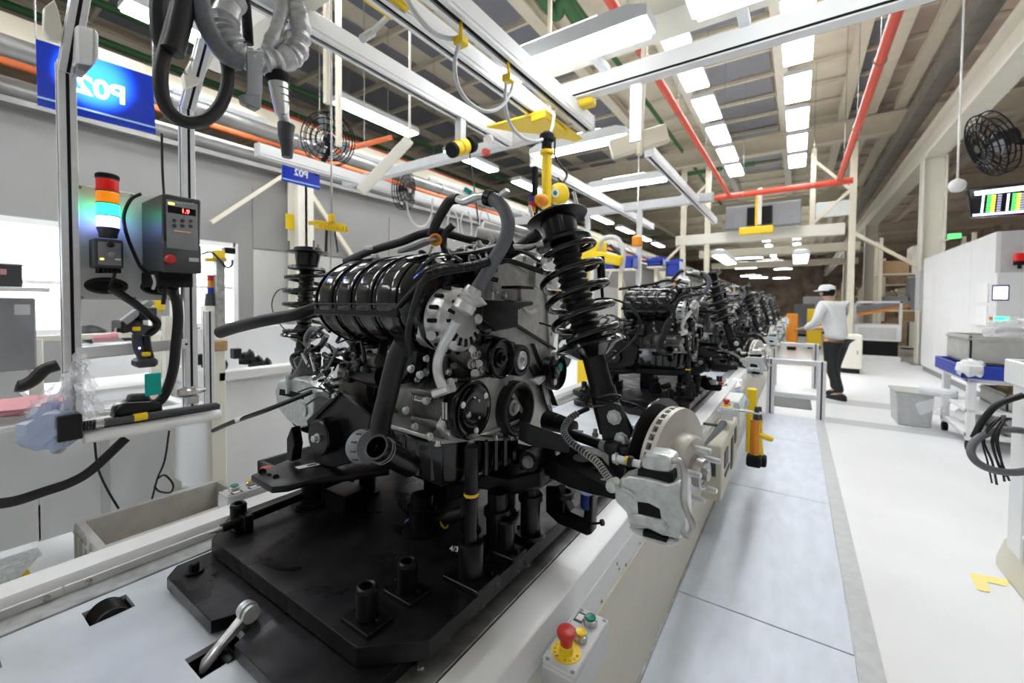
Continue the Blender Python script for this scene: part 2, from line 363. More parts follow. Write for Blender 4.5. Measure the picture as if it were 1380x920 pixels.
# pipes: red and orange mains, green conduits
def pipe(pts, r, m, label, cat='pipe', sm=False):
    t = thing('pipe', label, cat, pts[0]); obj('tube', G().tube(pts, r, 12, smooth=sm), m, t, smooth=60)
    L_ = (V(pts[-1])-V(pts[0])).length; n_ = 1 if L_ < 2 else 2 if L_ < 8 else 5
    for k in range(n_):
        q = V(pts[0]).lerp(V(pts[-1]), (k+.5)/n_) if not sm else V(pts[0])
        obj('hanger_rod', G().cyl(q, (q.x, q.y, RZ-.165), .006, n=6), 'rail', t); obj('clip', G().torus(q, V(pts[1])-V(pts[0]), r*1.08, r*.12, 14, 5), 'rail', t)
    return t
zr = 4.4
o = pipe([(-2.05,13.1,zr),(1.06,13.0,zr)], .075, 'red', 'red cross main pipe joining two red roof pipes')
pipe([(.80,1,zr+.02),(.79,12.9,zr+.02)], .06, 'red', 'red overhead pipe right of the inner row of ceiling lamps'); pipe([(-1.62,1,zr),(-1.60,13.0,zr)], .05, 'red', 'thin red pipe running alongside the outer row of ceiling lamps')
pipe([(-6.9,-3,3.86),(-6.9,26,3.86)], .055, 'orange_pipe', 'long orange pipe running above the left wall duct')
pipe([(-7.5,3.4,4.6),(-7.5,9,4.6)], .06, 'red', 'dark red pipe above the long orange pipe'); pipe([P(452,205,x=-5.0),P(528,185,x=-4.6)], .035, 'orange_pipe', 'short orange branch pipe slanting off the orange main')
pipe([(-12.4,-3,6.9),(-12.4,30,6.9)], .08, 'green', 'dark green conduit high over the left wall'); pipe([(-3.7,4,7.2),(-3.7,30,7.2)], .06, 'green', 'thin green conduit under the cream roof band'); pipe([(-9.9,-3,6.4),(-9.9,30,6.4)], .07, 'green', 'green conduit between grey roof panels')
pipe([P(a,b,z=6.6) for a,b in ((722,-14),(735,2),(747,18),(753,17),(756,4),(761,2),(770,16),(790,46))], .11, 'green', 'dark green pipe with a kinked bend near the roof', sm=True)
pipe([(-5.2,15.5,5.9),(-1.2,15.5,5.9)], .07, 'green', 'green cross conduit under the roof girder')
# ================================================================ LAMPS
def ceil_lamp(c, L, W, label, group, along='Y', m='lamp', mesh={}):
    t = thing('ceiling_lamp', label, 'lamp', c, group); key = (L, W, along, m)
    s = (W, L) if along == 'Y' else (L, W)
    if key not in mesh:
        h = obj('housing', G().loft([[V(c)+V((a*s[0]/2*k, b*s[1]/2*k2, z)) for a, b in ((-1,-1),(1,-1),(1,1),(-1,1))] for z, k, k2 in ((.0,1.,1.),(.06,1,1),(.1,.8,.97))]), 'lampbody', t)
        d = obj('diffuser', G().box(V(c)+V((0,0,-.012)), (s[0]*.95, s[1]*.97, .024)), m, t, bev=.004)
        u_ = obj('added_roof_glow', G().box(V(c)+V((0,0,.106)), (s[0]*.5, s[1]*.9, .01)), 'roof_fill', t)  # glowing strip added on top of the housing to brighten the roof
        mesh[key] = (h, d, u_)
    else:
        for q in mesh[key]: k = q.copy(); COL.objects.link(k); k.parent = t
    return t
DZ = 4.2
for i in list(range(-3, 5))+list(range(12, 27, 2)):
    y = (1.96+.385*i)*DZ
    for r, x in enumerate((-.398*DZ, -.018*DZ)):
        ceil_lamp(V((x, y, CAM.z+DZ)), 1.2, .42, ('box lamp in the high outer row beside the thin red pipe', 'box lamp in the high inner row under the cream roof band')[r], ('outer lamp row', 'inner lamp row')[r])
for i in range(-2, 9): ceil_lamp(V((-5.6, 2.1+i*2.35, 4.3)), 1.5, .26, 'long lamp in the row over the left machines', 'left lamp row')
for i in range(-2, 9): ceil_lamp(V((-6.55, 2.2+i*2.6, 3.78+.15)), 1.9, .16, 'slim lamp in the row above the orange pipe', 'wall lamp row')
for i in range(-2, 4): ceil_lamp(V((4.6, 1.0+i*4.0, 5.2)), 1.4, .4, 'box lamp over the right-hand machine aisle', 'right lamp row')
for i in range(-3, 2): ceil_lamp(V((-3.6, -1.5+i*2.2+1.2, 4.6)), 1.5, .44, 'box lamp hanging over the workstation bench', 'bench lamp row')
# ================================================================ OVERHEAD RAIL SYSTEM
ZR = 2.8
def rail(x, y0, y1, z, label, w=.085, h=.12):
    t = thing('overhead_rail', label, 'rail', (x, y0, z), 'overhead aluminium crane rails')
    obj('profile', G().bb(x-w/2, x+w/2, y0, y1, z+.02, z+h), 'white', t, bev=.006)
    for s in (-1, 1): obj('lip', G().bb(x+s*w*.32-w*.14, x+s*w*.32+w*.14, y0, y1, z, z+.02), 'alu', t)
    obj('slot', G().bb(x-w*.16, x+w*.16, y0, y1, z+.012, z+.0195), 'slot', t)
    for yy in (y0, y1): obj('end_cap', G().bb(x-w/2-.004, x+w/2+.004, yy-.006, yy+.006, z, z+h+.004), 'lightgrey', t)
    return t
rail(-2.22, .95, 3.22, ZR, 'white crane rail carrying the yellow spring balancer')
rail(-1.70, .6, 3.05, ZR, 'white crane rail between two other rails')
rail(-1.47, .35, 3.3, ZR, 'white crane rail with the looping cables and yellow trolley', .1)
rail(-2.55, 4.2, 9, 2.95, 'far white rail ending at the grey cross beam'); rail(-1.35, 4.6, 9, 2.95, 'far white rail beside the cream bracket')
rail(-4.3, 2.0, 6.2, 2.75, 'white rail next to the left wall lamps')
def beam(a, b, w, h, m, name, label):
    o = obj(name, G().bar(a, b, w, h), m, base=a, bev=.008); return tag(o, label, 'beam')
t = thing('cross_beam', 'long white cross beam above the rails with box lamps on it', 'beam', (-1.6, 3.0, 2.97))
obj('girder', G().bb(-1.55, 2.6, 2.95, 3.05, 2.93, 3.06), 'white', t, bev=.006); obj('slot', G().bb(-1.55, 2.6, 2.943, 2.951, 2.938, 2.95), 'slot', t); obj('upper_flange', G().bb(-1.6, 2.6, 2.62, 2.9, 3.10, 3.14), 'cream2', t); obj('web', G().bb(-1.6, 2.6, 2.74, 2.78, 3.14, 3.3), 'cream2', t)
for x in (-1.2,-.3,.6,1.5): obj('clamp', G().bb(x-.03, x+.03, 2.7, 3.0, 3.05, 3.11), 'alu', t, bev=.005)
ceil_lamp(V((.12, 2.5, 2.98)), 1.3, .2, 'long box lamp on the cross beam nearer the red pipes', 'cross beam lamps', 'X'); ceil_lamp(V((-1.33, 2.5, 2.98)), 1.2, .2, 'shorter box lamp on the cross beam over the engine', 'cross beam lamps', 'X')
ceil_lamp(V((-1.95, 4.1, 3.02)), 1.1, .16, 'slim lamp hung crosswise behind the yellow trolley', 'small cross lamps', 'X'); ceil_lamp(V((-2.1, 6.0, 3.1)), 1.2, .16, 'slim lamp crosswise over the second engine', 'small cross lamps', 'X')
beam((-3.3,1.25,2.98), (-1.3,1.25,2.98), .12, .14, 'cream2', 'cross_beam', 'cream cross beam over the upper arm hoses')
beam((-4.9,3.35,2.9), (-1.9,3.35,2.9), .09, .1, 'lightgrey', 'cross_beam', 'grey cross beam by the yellow spring balancer')
beam((-5.0,7.2,3.05), (-1.1,7.2,3.05), .1, .14, 'lightgrey', 'cross_beam', 'grey cross beam on the two slim posts')
for x in (-3.2, -2.25): tag(obj('support_post', G().bb(x-.04, x+.04, 7.16, 7.24, 0, 3.0), 'lightgrey', base=(x,7.2,0), bev=.006), ('slim grey post under the cross beam by the blue bins', 'slim grey post under the cross beam beside the second engine')[x > -3], 'post')
# cream bracket and hanging strip behind the trolley
tag(obj('bracket', G().bar((-1.45,3.75,2.78),(-1.0,3.95,2.9),.1,.16).bar((-1.2,3.8,2.7),(-1.2,3.95,4.2),.05,.05,X), 'cream', base=(-1.2,3.8,2.7), bev=.01), 'cream steel bracket holding the far white rail', 'bracket')
tag(obj('hanger_strip', G().bb(-1.02,-.94,3.0,3.02,2.52,2.945), 'white', base=(-.98,3.17,2.52)), 'white vertical strip hanging below the cross beam', 'strip')
for (x, y, z0) in ((-3.15, 2.0, 2.95), (-2.75, 4.9, 2.95), (-3.9, 2.6, 2.95)):
    tag(obj('ceiling_hanger', G().bb(x-.022, x+.022, y-.022, y+.022, z0, RZ-.4), 'cream', base=(x, y, z0)), 'cream steel hanger running up to the roof beams', 'hanger', 'steel hangers')
# far gantry: cream portal across the line
t = thing('gantry_frame', 'cream steel gantry spanning the line under the red pipe', 'gantry', (-1, 14, 0))
obj('girder', G().bb(-3.2, 1.0, 13.9, 14.15, 3.25, 3.55), 'cream2', t, bev=.01)
for x in (-3.0, -2.3, 1.15): obj('leg', G().bb(x-.07, x+.07, 13.95, 14.1, 0, 5.6), 'cream', t)
for x in (.3,): obj('leg', G().bb(x-.06, x+.06, 13.95, 14.1, 3.5, 5.6), 'cream', t)
obj('brace', G().bar((.3,14,3.6),(1.1,14,4.4),.07,.07), 'cream', t); obj('brace', G().bar((.3,14,5.3),(1.1,14,4.4),.07,.07), 'cream', t); obj('brace', G().bar((1.15,14,3.3),(2.5,14,2.3),.08,.08), 'cream', t); obj('brace', G().bar((-3,14,4.4),(-2.3,14,5.1),.07,.07), 'cream', t); obj('brace', G().bar((-3,14,3.3),(-3.8,14,2.5),.07,.07), 'cream', t)
beam((-3.4,19,3.5), (1.8,19,3.5), .25, .3, 'cream', 'cross_beam', 'far cream cross beam beyond the gantry'); beam((-4,26,3.6), (2.4,26,3.6), .25, .3, 'cream', 'cross_beam', 'farthest cream cross beam over the line')
t = thing('air_handler', 'dark grey box unit hung below the red cross pipe', 'unit', (-1.1, 13.6, 3.6)); obj('casing', G().bb(-1.75, .05, 13.55, 13.88, 3.56, 4.2), 'grey', t, bev=.02); obj('grille', G().bb(-1.2,-.6,13.45,13.5,3.62,4.1), 'slot', t); obj('bracket', G().bb(-.95,-.85,13.4,13.55,3.6,4.6), 'alu', t)
tag(obj('chain_hoist', G().bb(-1.35,-.55,13.0,13.25,3.3,3.5).cyl((-.95,13.12,3.5),(-.95,13.08,4.33),.03), 'yellow', base=(-.95,13.35,3.3), bev=.02), 'yellow hoist body under the grey box unit', 'hoist')
tag(obj('control_board', G().bb(.36,1.09,13.98,14.05,3.75,4.15), 'panel', base=(.8,13.6,3.75), bev=.01), 'pale blue board fixed inside the gantry bracing', 'board')
ceil_lamp(V((-1.15, 9.0, 2.25)), 1.7, .2, 'slanting white tube lamp above the second engine', 'line lamps'); ceil_lamp(V((.05, 10.6, 2.35)), 1.7, .26, 'white lamp hanging over the guarded walkway', 'line lamps')
for i in range(10):
    ceil_lamp(V((-3.2+random.random()*3.4, 24+i*2.6, 3.6+random.random()*1.2)), 1.4, .5, 'small distant lamp far down the line', 'distant lamps', 'X', 'lampfar')
# ================================================================ CONVEYOR
CZ = .66; Y0, Y1 = -1.6, 34
def bolt(parent, p, ax, r=.006, h=.006, m='steel', cache={}, name='bolt'):
    """hex bolt head, shared mesh, turned to its axis"""
    key = (round(r, 4), round(h, 4), m, name)
    if key not in cache:
        g = G().lathe((0,0,0), Z, [(0, r*1.35), (h*.25, r*1.35), (h*.25, r), (h, r), (h*1.1, r*.8)], 8)
        me = obj(name, g, m); cache[key] = me.data; bpy.data.objects.remove(me)
    o = bpy.data.objects.new(name, cache[key]); COL.objects.link(o); o.parent = parent
    o.location = V(p)-V(parent['_o']); o.rotation_euler = Z.rotation_difference(V(ax)).to_euler(); o['_o'] = parent['_o']; return o
conv = thing('conveyor', 'long waist-high assembly conveyor with pale sheet deck and cream skirt', 'conveyor', (-.97, 0, 0))
slots = [(-1.297,-1.229,.227,.302), (-.965,-.889,.308,.398), (-1.297,-1.225,.03,.108)]
ys = sorted(set([Y0, Y1]+[a for s in slots for a in s[2:]])); g = G()
for a, b in zip(ys, ys[1:]):
    cut = sorted((s[0], s[1]) for s in slots if s[2] <= a and b <= s[3]); x = -1.335
    for c0, c1 in cut: g.bb(x, c0, a, b, CZ-.012, CZ); x = c1
    g.bb(x, -.60, a, b, CZ-.012, CZ)
obj('deck', g, 'convey', conv, smooth=0)
obj('under_tray', G().bb(-1.48, -.47, Y0, Y1, .40, .43), 'slot', conv)
obj('side_strip', G().bb(-1.405, -1.337, Y0, Y1, CZ-.01, CZ+.004), 'rail', conv, bev=.001)
obj('left_rail', G().prism([(-1.504,Y0,CZ-.16),(-1.504,Y0,CZ+.034),(-1.498,Y0,CZ+.04),(-1.425,Y0,CZ+.04),(-1.42,Y0,CZ+.034),(-1.41,Y0,CZ+.005),(-1.41,Y0,CZ-.16)], (0,Y1-Y0,0)), 'trimw', conv)
obj('rail_lip', G().bb(-1.411, -1.404, Y0, .215, CZ+.004, CZ+.022).bb(-1.411, -1.404, .22, Y1, CZ+.004, CZ+.022), 'alu', conv)
for y in (.19, .26, 1.4, 2.4): bolt(conv, (-1.403, y, CZ+.013), X, .005, .004)
obj('left_skirt', G().bb(-1.49, -1.47, Y0, Y1, .05, CZ-.1), 'skirt', conv)
obj('inner_rail', G().bb(-.60, -.528, Y0, Y1, CZ-.02, CZ+.006), 'rail', conv, bev=.0015)
obj('rail_joint', G().bb(-.5285, -.524, Y0, Y1, CZ-.02, CZ+.002), 'slot', conv)
for y in (.55, .93, 1.3, 1.7, 2.1, 2.5, 3, 3.5, 4): bolt(conv, (-.572, y, CZ+.006), Z, .0065, .003)
obj('right_trim', G().prism([(-.524,Y0,CZ-.02),(-.524,Y0,CZ+.004),(-.446,Y0,CZ+.004),(-.44,Y0,CZ),(-.436,Y0,CZ-.075),(-.45,Y0,CZ-.08)], (0,Y1-Y0,0)), 'trimw', conv)
obj('side_panel', G().bb(-.45, -.433, .8, 1.62, .515, .595), 'panel', conv, bev=.002); obj('side_panel', G().bb(-.45, -.433, 1.72, 3.1, .515, .595), 'panel', conv, bev=.002)
for y, z in ((1.22,.57),(1.24,.545),(1.52,.58),(1.50,.55),(1.1,.525),(1.3,.525),(1.45,.525)): bolt(conv, (-.433, y, z), X, .004, .003)
obj('ledge', G().bb(-.45, -.428, .8, Y1, .505, .515), 'skirt', conv)
for a, b in ((Y0,.93),(.934,2.4),(2.404,3.9),(3.904,5.4),(5.404,8),(8.004,Y1)): obj('skirt_panel', G().bb(-.46, -.436, a, b, .02, .585), 'skirt', conv, bev=.0015)
for z in (.12,.24,.36,.47): bolt(conv, (-.436, .905, z), X, .005, .004, 'paper')
obj('kick_bar', G().bb(-.44, -.428, Y0, Y1, .014, .03), 'rail', conv)
# roller showing through the deck slot: ribbed wheel
def slot_roller(x, y):
    r = obj('roller', G().lathe((x-.030,y,CZ-.019), X, [(0,.0),(0,.031)]+[(0.003+k*.0045+j*.0022, .033-(.0015 if j else 0)) for k in range(12) for j in (0,1)]+[(.059,.031),(.059,0)], 28), 'post', conv)
    obj('slot_well', G().bb(x-.04,x+.04,y-.055,y+.055,CZ-.09,CZ-.08), 'slot', conv)
slot_roller(-1.262, .264); slot_roller(-1.262, .06)
# pawl lever rising out of the second slot
lv = obj('pawl_lever', G().loft([[V((-.925+dx*w_, y, z+dz*h)) for dx, dz in ((-1,-1),(1,-1),(1,1),(-1,1))] for y, z, w_, h in ((.318,CZ-.012,.004,.006),(.325,CZ-.006,.011,.010),(.36,CZ+.02,.009,.009),(.395,CZ+.042,.011,.012),(.41,CZ+.05,.012,.013))]), 'steel', conv, bev=.003)
for k in (-1,0,1): obj('washer', G().cyl((-.925+k*.012-.004,.405,CZ+.052),(-.925+k*.012+.004,.405,CZ+.052),.019-.002*abs(k)), 'zinc', lv)
obj('pivot_pin', G().cyl((-.95,.36,CZ-.008),(-.885,.36,CZ-.008),.013), 'post', lv); obj('slot_well', G().bb(-.975,-.885,.29,.42,CZ-.09,CZ-.08), 'slot', conv)
# ================================================================ PALLET (plates, sockets, posts)
def make_pallet():
    t = thing('assembly_pallet', 'scuffed blackened steel pallet in front, carrying the sharpest engine', 'pallet', (-.95, .458, CZ), 'assembly pallets')
    # lower plate with the lever notch
    zb, zt = CZ+.006, CZ+.034
    low = [(-1.23,.36),(-.985,.36),(-.965,.40),(-.90,.40),(-.88,.36),(-.62,.36),(-.585,.39),(-.585,1.72),(-1.265,1.72),(-1.265,.39)]
    obj('lower_plate', G().prism([V((x,y,zb)) for x,y in low], (0,0,zt-zb)), 'plate', t, bev=.0012, smooth=20)
    up = [(-1.348+.104,.458),(-.638,.458),(-.544,.544),(-.544,1.62),(-.64,1.7),(-1.25,1.7),(-1.348,1.62),(-1.348,.544)]
    obj('upper_plate', G().prism([V((x,y,.697)) for x,y in up], (0,0,.038)), 'plate', t, bev=.0012, smooth=20)
    obj('spacer', G().bb(-1.2,-.66,.6,1.6,.694,.697), 'slot', t)
    ZU = .735
    def socket(x, y, h=.062, r=.021, pl=.042, rz=.0):
        b = obj('socket_base', G().box((x,y,ZU+.005), (pl*2,pl*1.45,.010), rz), 'post', t, bev=.0015)
        obj('socket', G().lathe((x,y,ZU+.010), Z, [(0,r*1.12),(.006,r*1.12),(.006,r),(h-.012,r),(h-.008,r*1.04),(h-.002,r*.9),(h,r*.72),(h-.002,r*.55),(h-.03,r*.5),(h-.03,0)], 24), 'post', b)
        c, s_ = math.cos(rz), math.sin(rz)
        for dx in (-1,1):
            q = V((x+c*dx*pl*.78, y+s_*dx*pl*.78, ZU+.010)); bolt(b, q, Z, .005, .009, 'post')
    socket(-.676,.508); socket(-.672,.607); socket(-1.25,.525,.06,.02,.03); socket(-.586,.85,.075,.02)
    # tall post with yellow band under the oil pan
    b = obj('post_base', G().box((-.59,.718,ZU+.006),(.1,.075,.012)), 'post', t, bev=.0015)
    for dx, dy in ((-.038,-.025),(.038,.025)): bolt(b, (-.59+dx,.718+dy,ZU+.012), Z, .005, .009, 'post')
    obj('post_socket', G().lathe((-.59,.718,ZU+.012), Z, [(0,.028),(.07,.028),(.075,.025),(.075,0)], 24), 'post', b)
    p = obj('support_post', G().lathe((-.59,.718,ZU+.08), Z, [(0,.0135),(.075,.0135),(.075,.014),(.115,.014),(.118,.016),(.22,.016),(.22,0)], 18), 'post', t)
    obj('yellow_band', G().cyl((-.59,.718,ZU+.191),(-.59,.718,ZU+.198),.0168), 'yellow', p)
    text_mesh('chalk_mark', '4/31H', .016, 'paper', (-.604,.692,ZU+.076), (1,.55,-.12), (.1,.1,1), b)
    # other posts and fixture blocks under the axle
    for x, y, h, r in ((-.577,.95,.16,.024),(-.70,1.02,.2,.022),(-.62,.86,.14,.026),(-1.14,.86,.16,.024),(-1.22,.72,.12,.03),(-.83,.80,.1,.03),(-.92,1.1,.2,.03),(-1.25,1.1,.2,.025),(-.66,.80,.085,.02)):
        b = obj('fixture_post', G().lathe((x,y,ZU), Z, [(0,r*1.7),(.012,r*1.7),(.012,r*1.1),(h*.6,r*1.1),(h*.6,r*1.35),(h*.7,r*1.35),(h*.7,r),(h,r),(h,0)], 18), 'post', t)
        for s in (-1,1): bolt(b, (x+s*r*1.4, y-.005, ZU+.012), Z, .004, .007, 'post')
    for x0,x1,y0,y1,h in ((-1.16,-1.06,.72,.80,.06),(-.98,-.88,.95,1.05,.1)):
        obj('fixture_block', G().bb(x0,x1,y0,y1,ZU,ZU+h), 'post', t, bev=.003)
    # locking rod on the left, with ball tip
    r = obj('locking_rod', G().cyl((-1.226,.475,ZU+.028),(-1.226,.86,ZU+.034),.0115), 'post', t); obj('rod_tip', G().lathe((-1.226,.475,ZU+.028), -Y, [(0,.006),(.012,.006),(.02,.004),(.03,.001)], 12), 'steel', r)
    for y in (.53,.74): obj('rod_bracket', G().bb(-1.25,-1.2,y-.012,y+.012,ZU,ZU+.045), 'post', r, bev=.003)
    obj('rod_sleeve', G().cyl((-1.226,.70,ZU+.031),(-1.226,.86,ZU+.034),.02), 'post', r)
    # yellow-tied blue handle grip at the middle
    h = obj('grip', G().cyl(P(565,705,y=.82),P(625,690,y=.86),.02), 'rubber', t); obj('grip_cap', G().cyl(P(550,712,y=.815),P(583,697,y=.83),.024), 'navy', h); obj('tie', G().torus(P(599,700,y=.845), P(625,690,y=.86)-P(565,705,y=.82), .0205, .003), 'yellow', h)
    # overhanging clamp arm at the right with blue pad and thumb screw
    pts = [P(735,655,y=1.02),P(735,690,y=1.02),P(752,706,y=1.02),P(790,722,y=1.0),P(797,720,y=1.0),P(799,668,y=1.0),P(787,668,y=1.0),P(786,698,y=1.0),P(768,690,y=1.02),P(752,655,y=1.02)]
    c = obj('clamp_arm', G().prism(pts, (0,.035,0)), 'post', t, bev=.003)
    obj('clamp_pad', G().cyl(P(792,683,y=1.015),P(792,664,y=1.015),.019,n=20), 'navy', c); obj('thumb_screw', G().cyl(P(797,706,y=1.0),P(811,704,y=.99),.003), 'post', c); obj('screw_head', G().cyl(P(810,704,y=.99),P(813,703.7,y=.99),.008), 'post', c)
    obj('clamp_cup', G().lathe(P(760,668,y=1.03), Z, [(-.06,.012),(0,.012),(0,.03),(.014,.032),(.014,.02),(.004,.018),(.004,0)], 20), 'post', c)
    bolt(t, (-1.20,.405,zt), Z, .011, .022, 'post'); obj('washer', G().cyl((-1.20,.405,zt),(-1.20,.405,zt+.006),.02), 'post', t)
    obj('drilled_hole', G().cyl((-1.15,.43,zt),(-1.15,.43,zt+.0006),.007), 'slot', t); obj('drilled_hole', G().cyl((-1.31,.64,ZU),(-1.31,.64,ZU+.0006),.008), 'slot', t)
    return t
pallet = make_pallet()
# ================================================================ PUSH-BUTTON BOXES ON THE CONVEYOR
def button_box(base, rz, label, mirror_label=True, parts=True):
    """x across .072, y along .18, top at z of base; red mushroom at -y end"""
    t = thing('button_box', label, 'control box', base)
    B = V(base); Rm = Matrix.Rotation(rz, 3, 'Z')
    L = lambda x, y, z: B+Rm@V((x,y,z))
    obj('case', G().box(L(0,0,-.035), (.074,.185,.07), rz), 'lightgrey', t, bev=.004)
    obj('lid', G().box(L(0,0,.004), (.072,.183,.008), rz), 'lightgrey', t, bev=.003)
    for sx in (-1,1):
        for sy in (-1,1): bolt(t, L(sx*.028, sy*.082, .008), Z, .0035, .001, 'grey')
    e = obj('legend_disc', G().lathe(L(-.004,-.045,.008), Z, [(0,.031),(.0015,.031),(.0015,0)], 28), 'yellowp', t)
    obj('collar', G().lathe(L(-.004,-.045,.0095), Z, [(0,.014),(.012,.014),(.014,.012),(.018,.012),(.018,0)], 20), 'yellowp', e)
    obj('mushroom_button', G().lathe(L(-.004,-.045,.024), Z, [(0,.0125),(.012,.0135),(.018,.019),(.026,.0205),(.031,.0185),(.033,.014),(.0325,0)], 28), 'redp', e)
    for ch, a in zip('RƎTAƆK', ()): pass
    for k, ch in enumerate('PUSH'): 
        a = math.radians(-70+k*24); d = V((math.sin(a+math.pi/2), -math.cos(a+math.pi/2)*1, 0)); d = V((math.cos(a), math.sin(a), 0))
        text_mesh('legend_letter', ch, .008, 'ink', L(-.004,-.045,.0098)+Rm@(d*.0245), Rm@V((-d.y,d.x,0)), Rm@(-d), e, .0002, mirror=True)
    for k, ch in enumerate('LOCK'):
        a = math.radians(180-10+k*24); d = V((math.cos(a), math.sin(a), 0))
        text_mesh('legend_letter', ch, .008, 'ink', L(-.004,-.045,.0098)+Rm@(d*.0245), Rm@V((-d.y,d.x,0)), Rm@(-d), e, .0002, mirror=True)
    for y, m, nm in ((.003,'yellowp','yellow_button'),(.055,'greenp','green_button')):
        q = obj(nm, G().lathe(L(.006,y,.008), Z, [(0,.0155),(.012,.0155),(.0135,.014),(.0135,.0125),(.012,.0125),(.012,0)], 24), 'steel', t)
        obj('cap', G().lathe(L(.006,y,.018), Z, [(0,.0125),(.006,.0125),(.0075,.011),(.0065,.009),(.0065,0)], 24), m, q)
        obj('name_plate', G().box(L(-.021,y+.004,.0085), (.02,.032,.0012), rz), 'ink', t); obj('name_label', G().box(L(-.021,y+.004,.0093), (.015,.02,.0006), rz), 'paper', t)
    obj('mounting_bracket', G().box(L(-.045,0,-.03), (.03,.1,.004), rz), 'zinc', t)
    return t
button_box((-.375,.818,.625), 0, 'grey push-button box with red emergency stop on the cream conveyor skirt')
bq = P(364,668,z=.712); button_box((min(bq.x,-1.548),bq.y,.712), math.pi, 'grey push-button box half hidden behind the pallet by the crate')
button_box((-.36,3.05,.70), .1, 'small white stop-button box by the blue film bag'); 
# ================================================================ ENGINE AND FRONT AXLE (one bolted module)
AX = .92; HZ = 1.012
def make_engine():
    E = thing('engine_module', 'sharp black and silver car engine with struts and brakes on the front pallet', 'engine', (-.95, AX, .735), 'engine modules')
    FX = -.58
    # ---- block, head, gearbox
    b = obj('engine_block', G().bb(-1.02,-.64,.80,1.04,1.02,1.30), 'castd', E, bev=.012)
    for k in range(6): obj('block_rib', G().bb(-1.0+k*.065,-.985+k*.065,.785,.80,1.03,1.28), 'castd', b, bev=.003)
    for zz in (1.06,1.14,1.23): obj('block_rib', G().bb(-1.02,-.64,.788,.80,zz,zz+.012), 'castd', b, bev=.003)
    obj('cylinder_head', G().bb(-1.02,-.63,.80,1.06,1.30,1.41), 'cast', E, bev=.01)
    vc = obj('valve_cover', G().prism([V((-1.03,y,z)) for y,z in ((.80,1.41),(1.06,1.41),(1.05,1.455),(1.0,1.475),(.86,1.475),(.81,1.455))], (.41,0,0)), 'black', E, bev=.008, seg=2)
    for k in range(4): obj('ignition_coil', G().bb(-.98+k*.095,-.93+k*.095,.9,.97,1.475,1.50).cyl((-.955+k*.095,.92,1.5),(-.955+k*.095,.92,1.515),.012), 'black', vc, bev=.004)
    # timing cover: big pale casting behind the pulleys
    tc = PP([(655,352),(690,340),(722,352),(742,372),(748,410),(740,455),(736,480),(736,520),(732,560),(720,590),(668,592),(600,592),(585,575),(600,545),(640,500),(650,470),(655,420)], x=-.635)
    tcv = obj('timing_cover', G().prism(tc, (.022,0,0)), 'cast', E, bev=.004)
    for a in ((660,360),(690,349),(720,360),(740,380),(742,410),(740,450),(745,480),(672,585),(700,585),(720,580),(735,560),(602,582)): bolt(tcv, P(*a, x=-.613), X, .0065, .008, 'steel')
    obj('cover_boss', G().lathe(P(722,372,x=-.613), X, [(0,.035),(.012,.033),(.016,.028),(.016,0)], 24), 'cast', tcv); obj('cover_arch', G().torus(P(715,395,x=-.612), X, .055, .006, 20, 8, -.4, 2.4), 'cast', tcv)
    obj('cover_rib', G().bar(P(735,375,x=-.611),P(740,470,x=-.611),.012,.012,X), 'cast', tcv); obj('cover_rib', G().bar(P(660,480,x=-.611),P(720,585,x=-.611),.012,.010,X), 'cast', tcv)
    gb = obj('gearbox', G().lathe((-1.0,.93,1.10), -X, [(0,.16),(.03,.165),(.04,.15),(.12,.145),(.2,.11),(.26,.1),(.3,.06),(.3,0)], 28), 'castd', E)
    for k in range(7): obj('case_rib', G().box((-1.1-.0,.93,1.10), (.16,.008,.31), R=Matrix.Rotation(math.pi*k/7, 3, 'X')), 'castd', gb)
    obj('bell_housing', G().loft([[V((x,.90+r*math.cos(a),1.11+r*math.sin(a))) for a in [2*math.pi*i/20 for i in range(20)]] for x, r in ((-1.0,.15),(-1.04,.155),(-1.12,.12),(-1.2,.10))]), 'bronze', gb)
    # oil pan with vertical ribs and silver flange
    pan_t = [(-.99,.72),(-.66,.70),(-.615,.76),(-.615,.96),(-.66,1.0),(-.99,1.0)]
    def ring(z, k, dx=0): c = V((-.80,.86,0)); return [V((c.x+(x-c.x)*k, c.y+(y-c.y)*k, z)) for x,y in pan_t]
    op = obj('oil_pan', G().loft([ring(1.035,1.),ring(1.02,.99),ring(.95,.96),ring(.925,.92),ring(.918,.86)]), 'gloss', E, bev=.006, seg=2)
    for x in (-.95,-.90,-.85,-.80,-.75,-.70): obj('pan_rib', G().box((x,.712,.98), (.012,.016,.095)), 'gloss', op, bev=.005)
    for y in (.76,.80,.84,.88,.92): obj('pan_rib', G().box((-.612,y,.98), (.014,.013,.09)), 'gloss', op, bev=.005)
    obj('pan_flange', G().prism([p+V((0,0,0)) for p in ring(1.035,1.05)], (0,0,.010)), 'cast', E, bev=.002)
    for a in ((590,600),(635,595),(668,592),(690,592),(713,588)): bolt(op, P(*a, x=-.60), Z, .006, .010, 'steel')
    # ---- pulleys
    def pulley(name, c, R, prof, m='black', n=36):
        return obj(name, G().lathe(c, X, [(h, r*R) for h, r in prof], n), m, E)
    grooved = lambda h: [(0,0),(0,.97)]+[(.002+k*.0032+j*.0016, 1.-.035*j) for k in range(7) for j in (0,1)]+[(h,1.)]
    c = P(703,551,x=FX); q = V((c.x-.04,c.y,c.z)); cr = pulley('crank_pulley', q, .071, grooved(.026)+[(.034,.99),(.038,.95),(.038,.86),(.034,.84),(.036,.78),(.030,.74),(.012,.70),(.010,.42),(.014,.36),(.014,0)], 'rubber')
    bolt(cr, q+V((.014,0,0)), X, .013, .012, 'steel'); obj('hub_washer', G().cyl(q+V((.012,0,0)),q+V((.017,0,0)),.021), 'cast', cr)
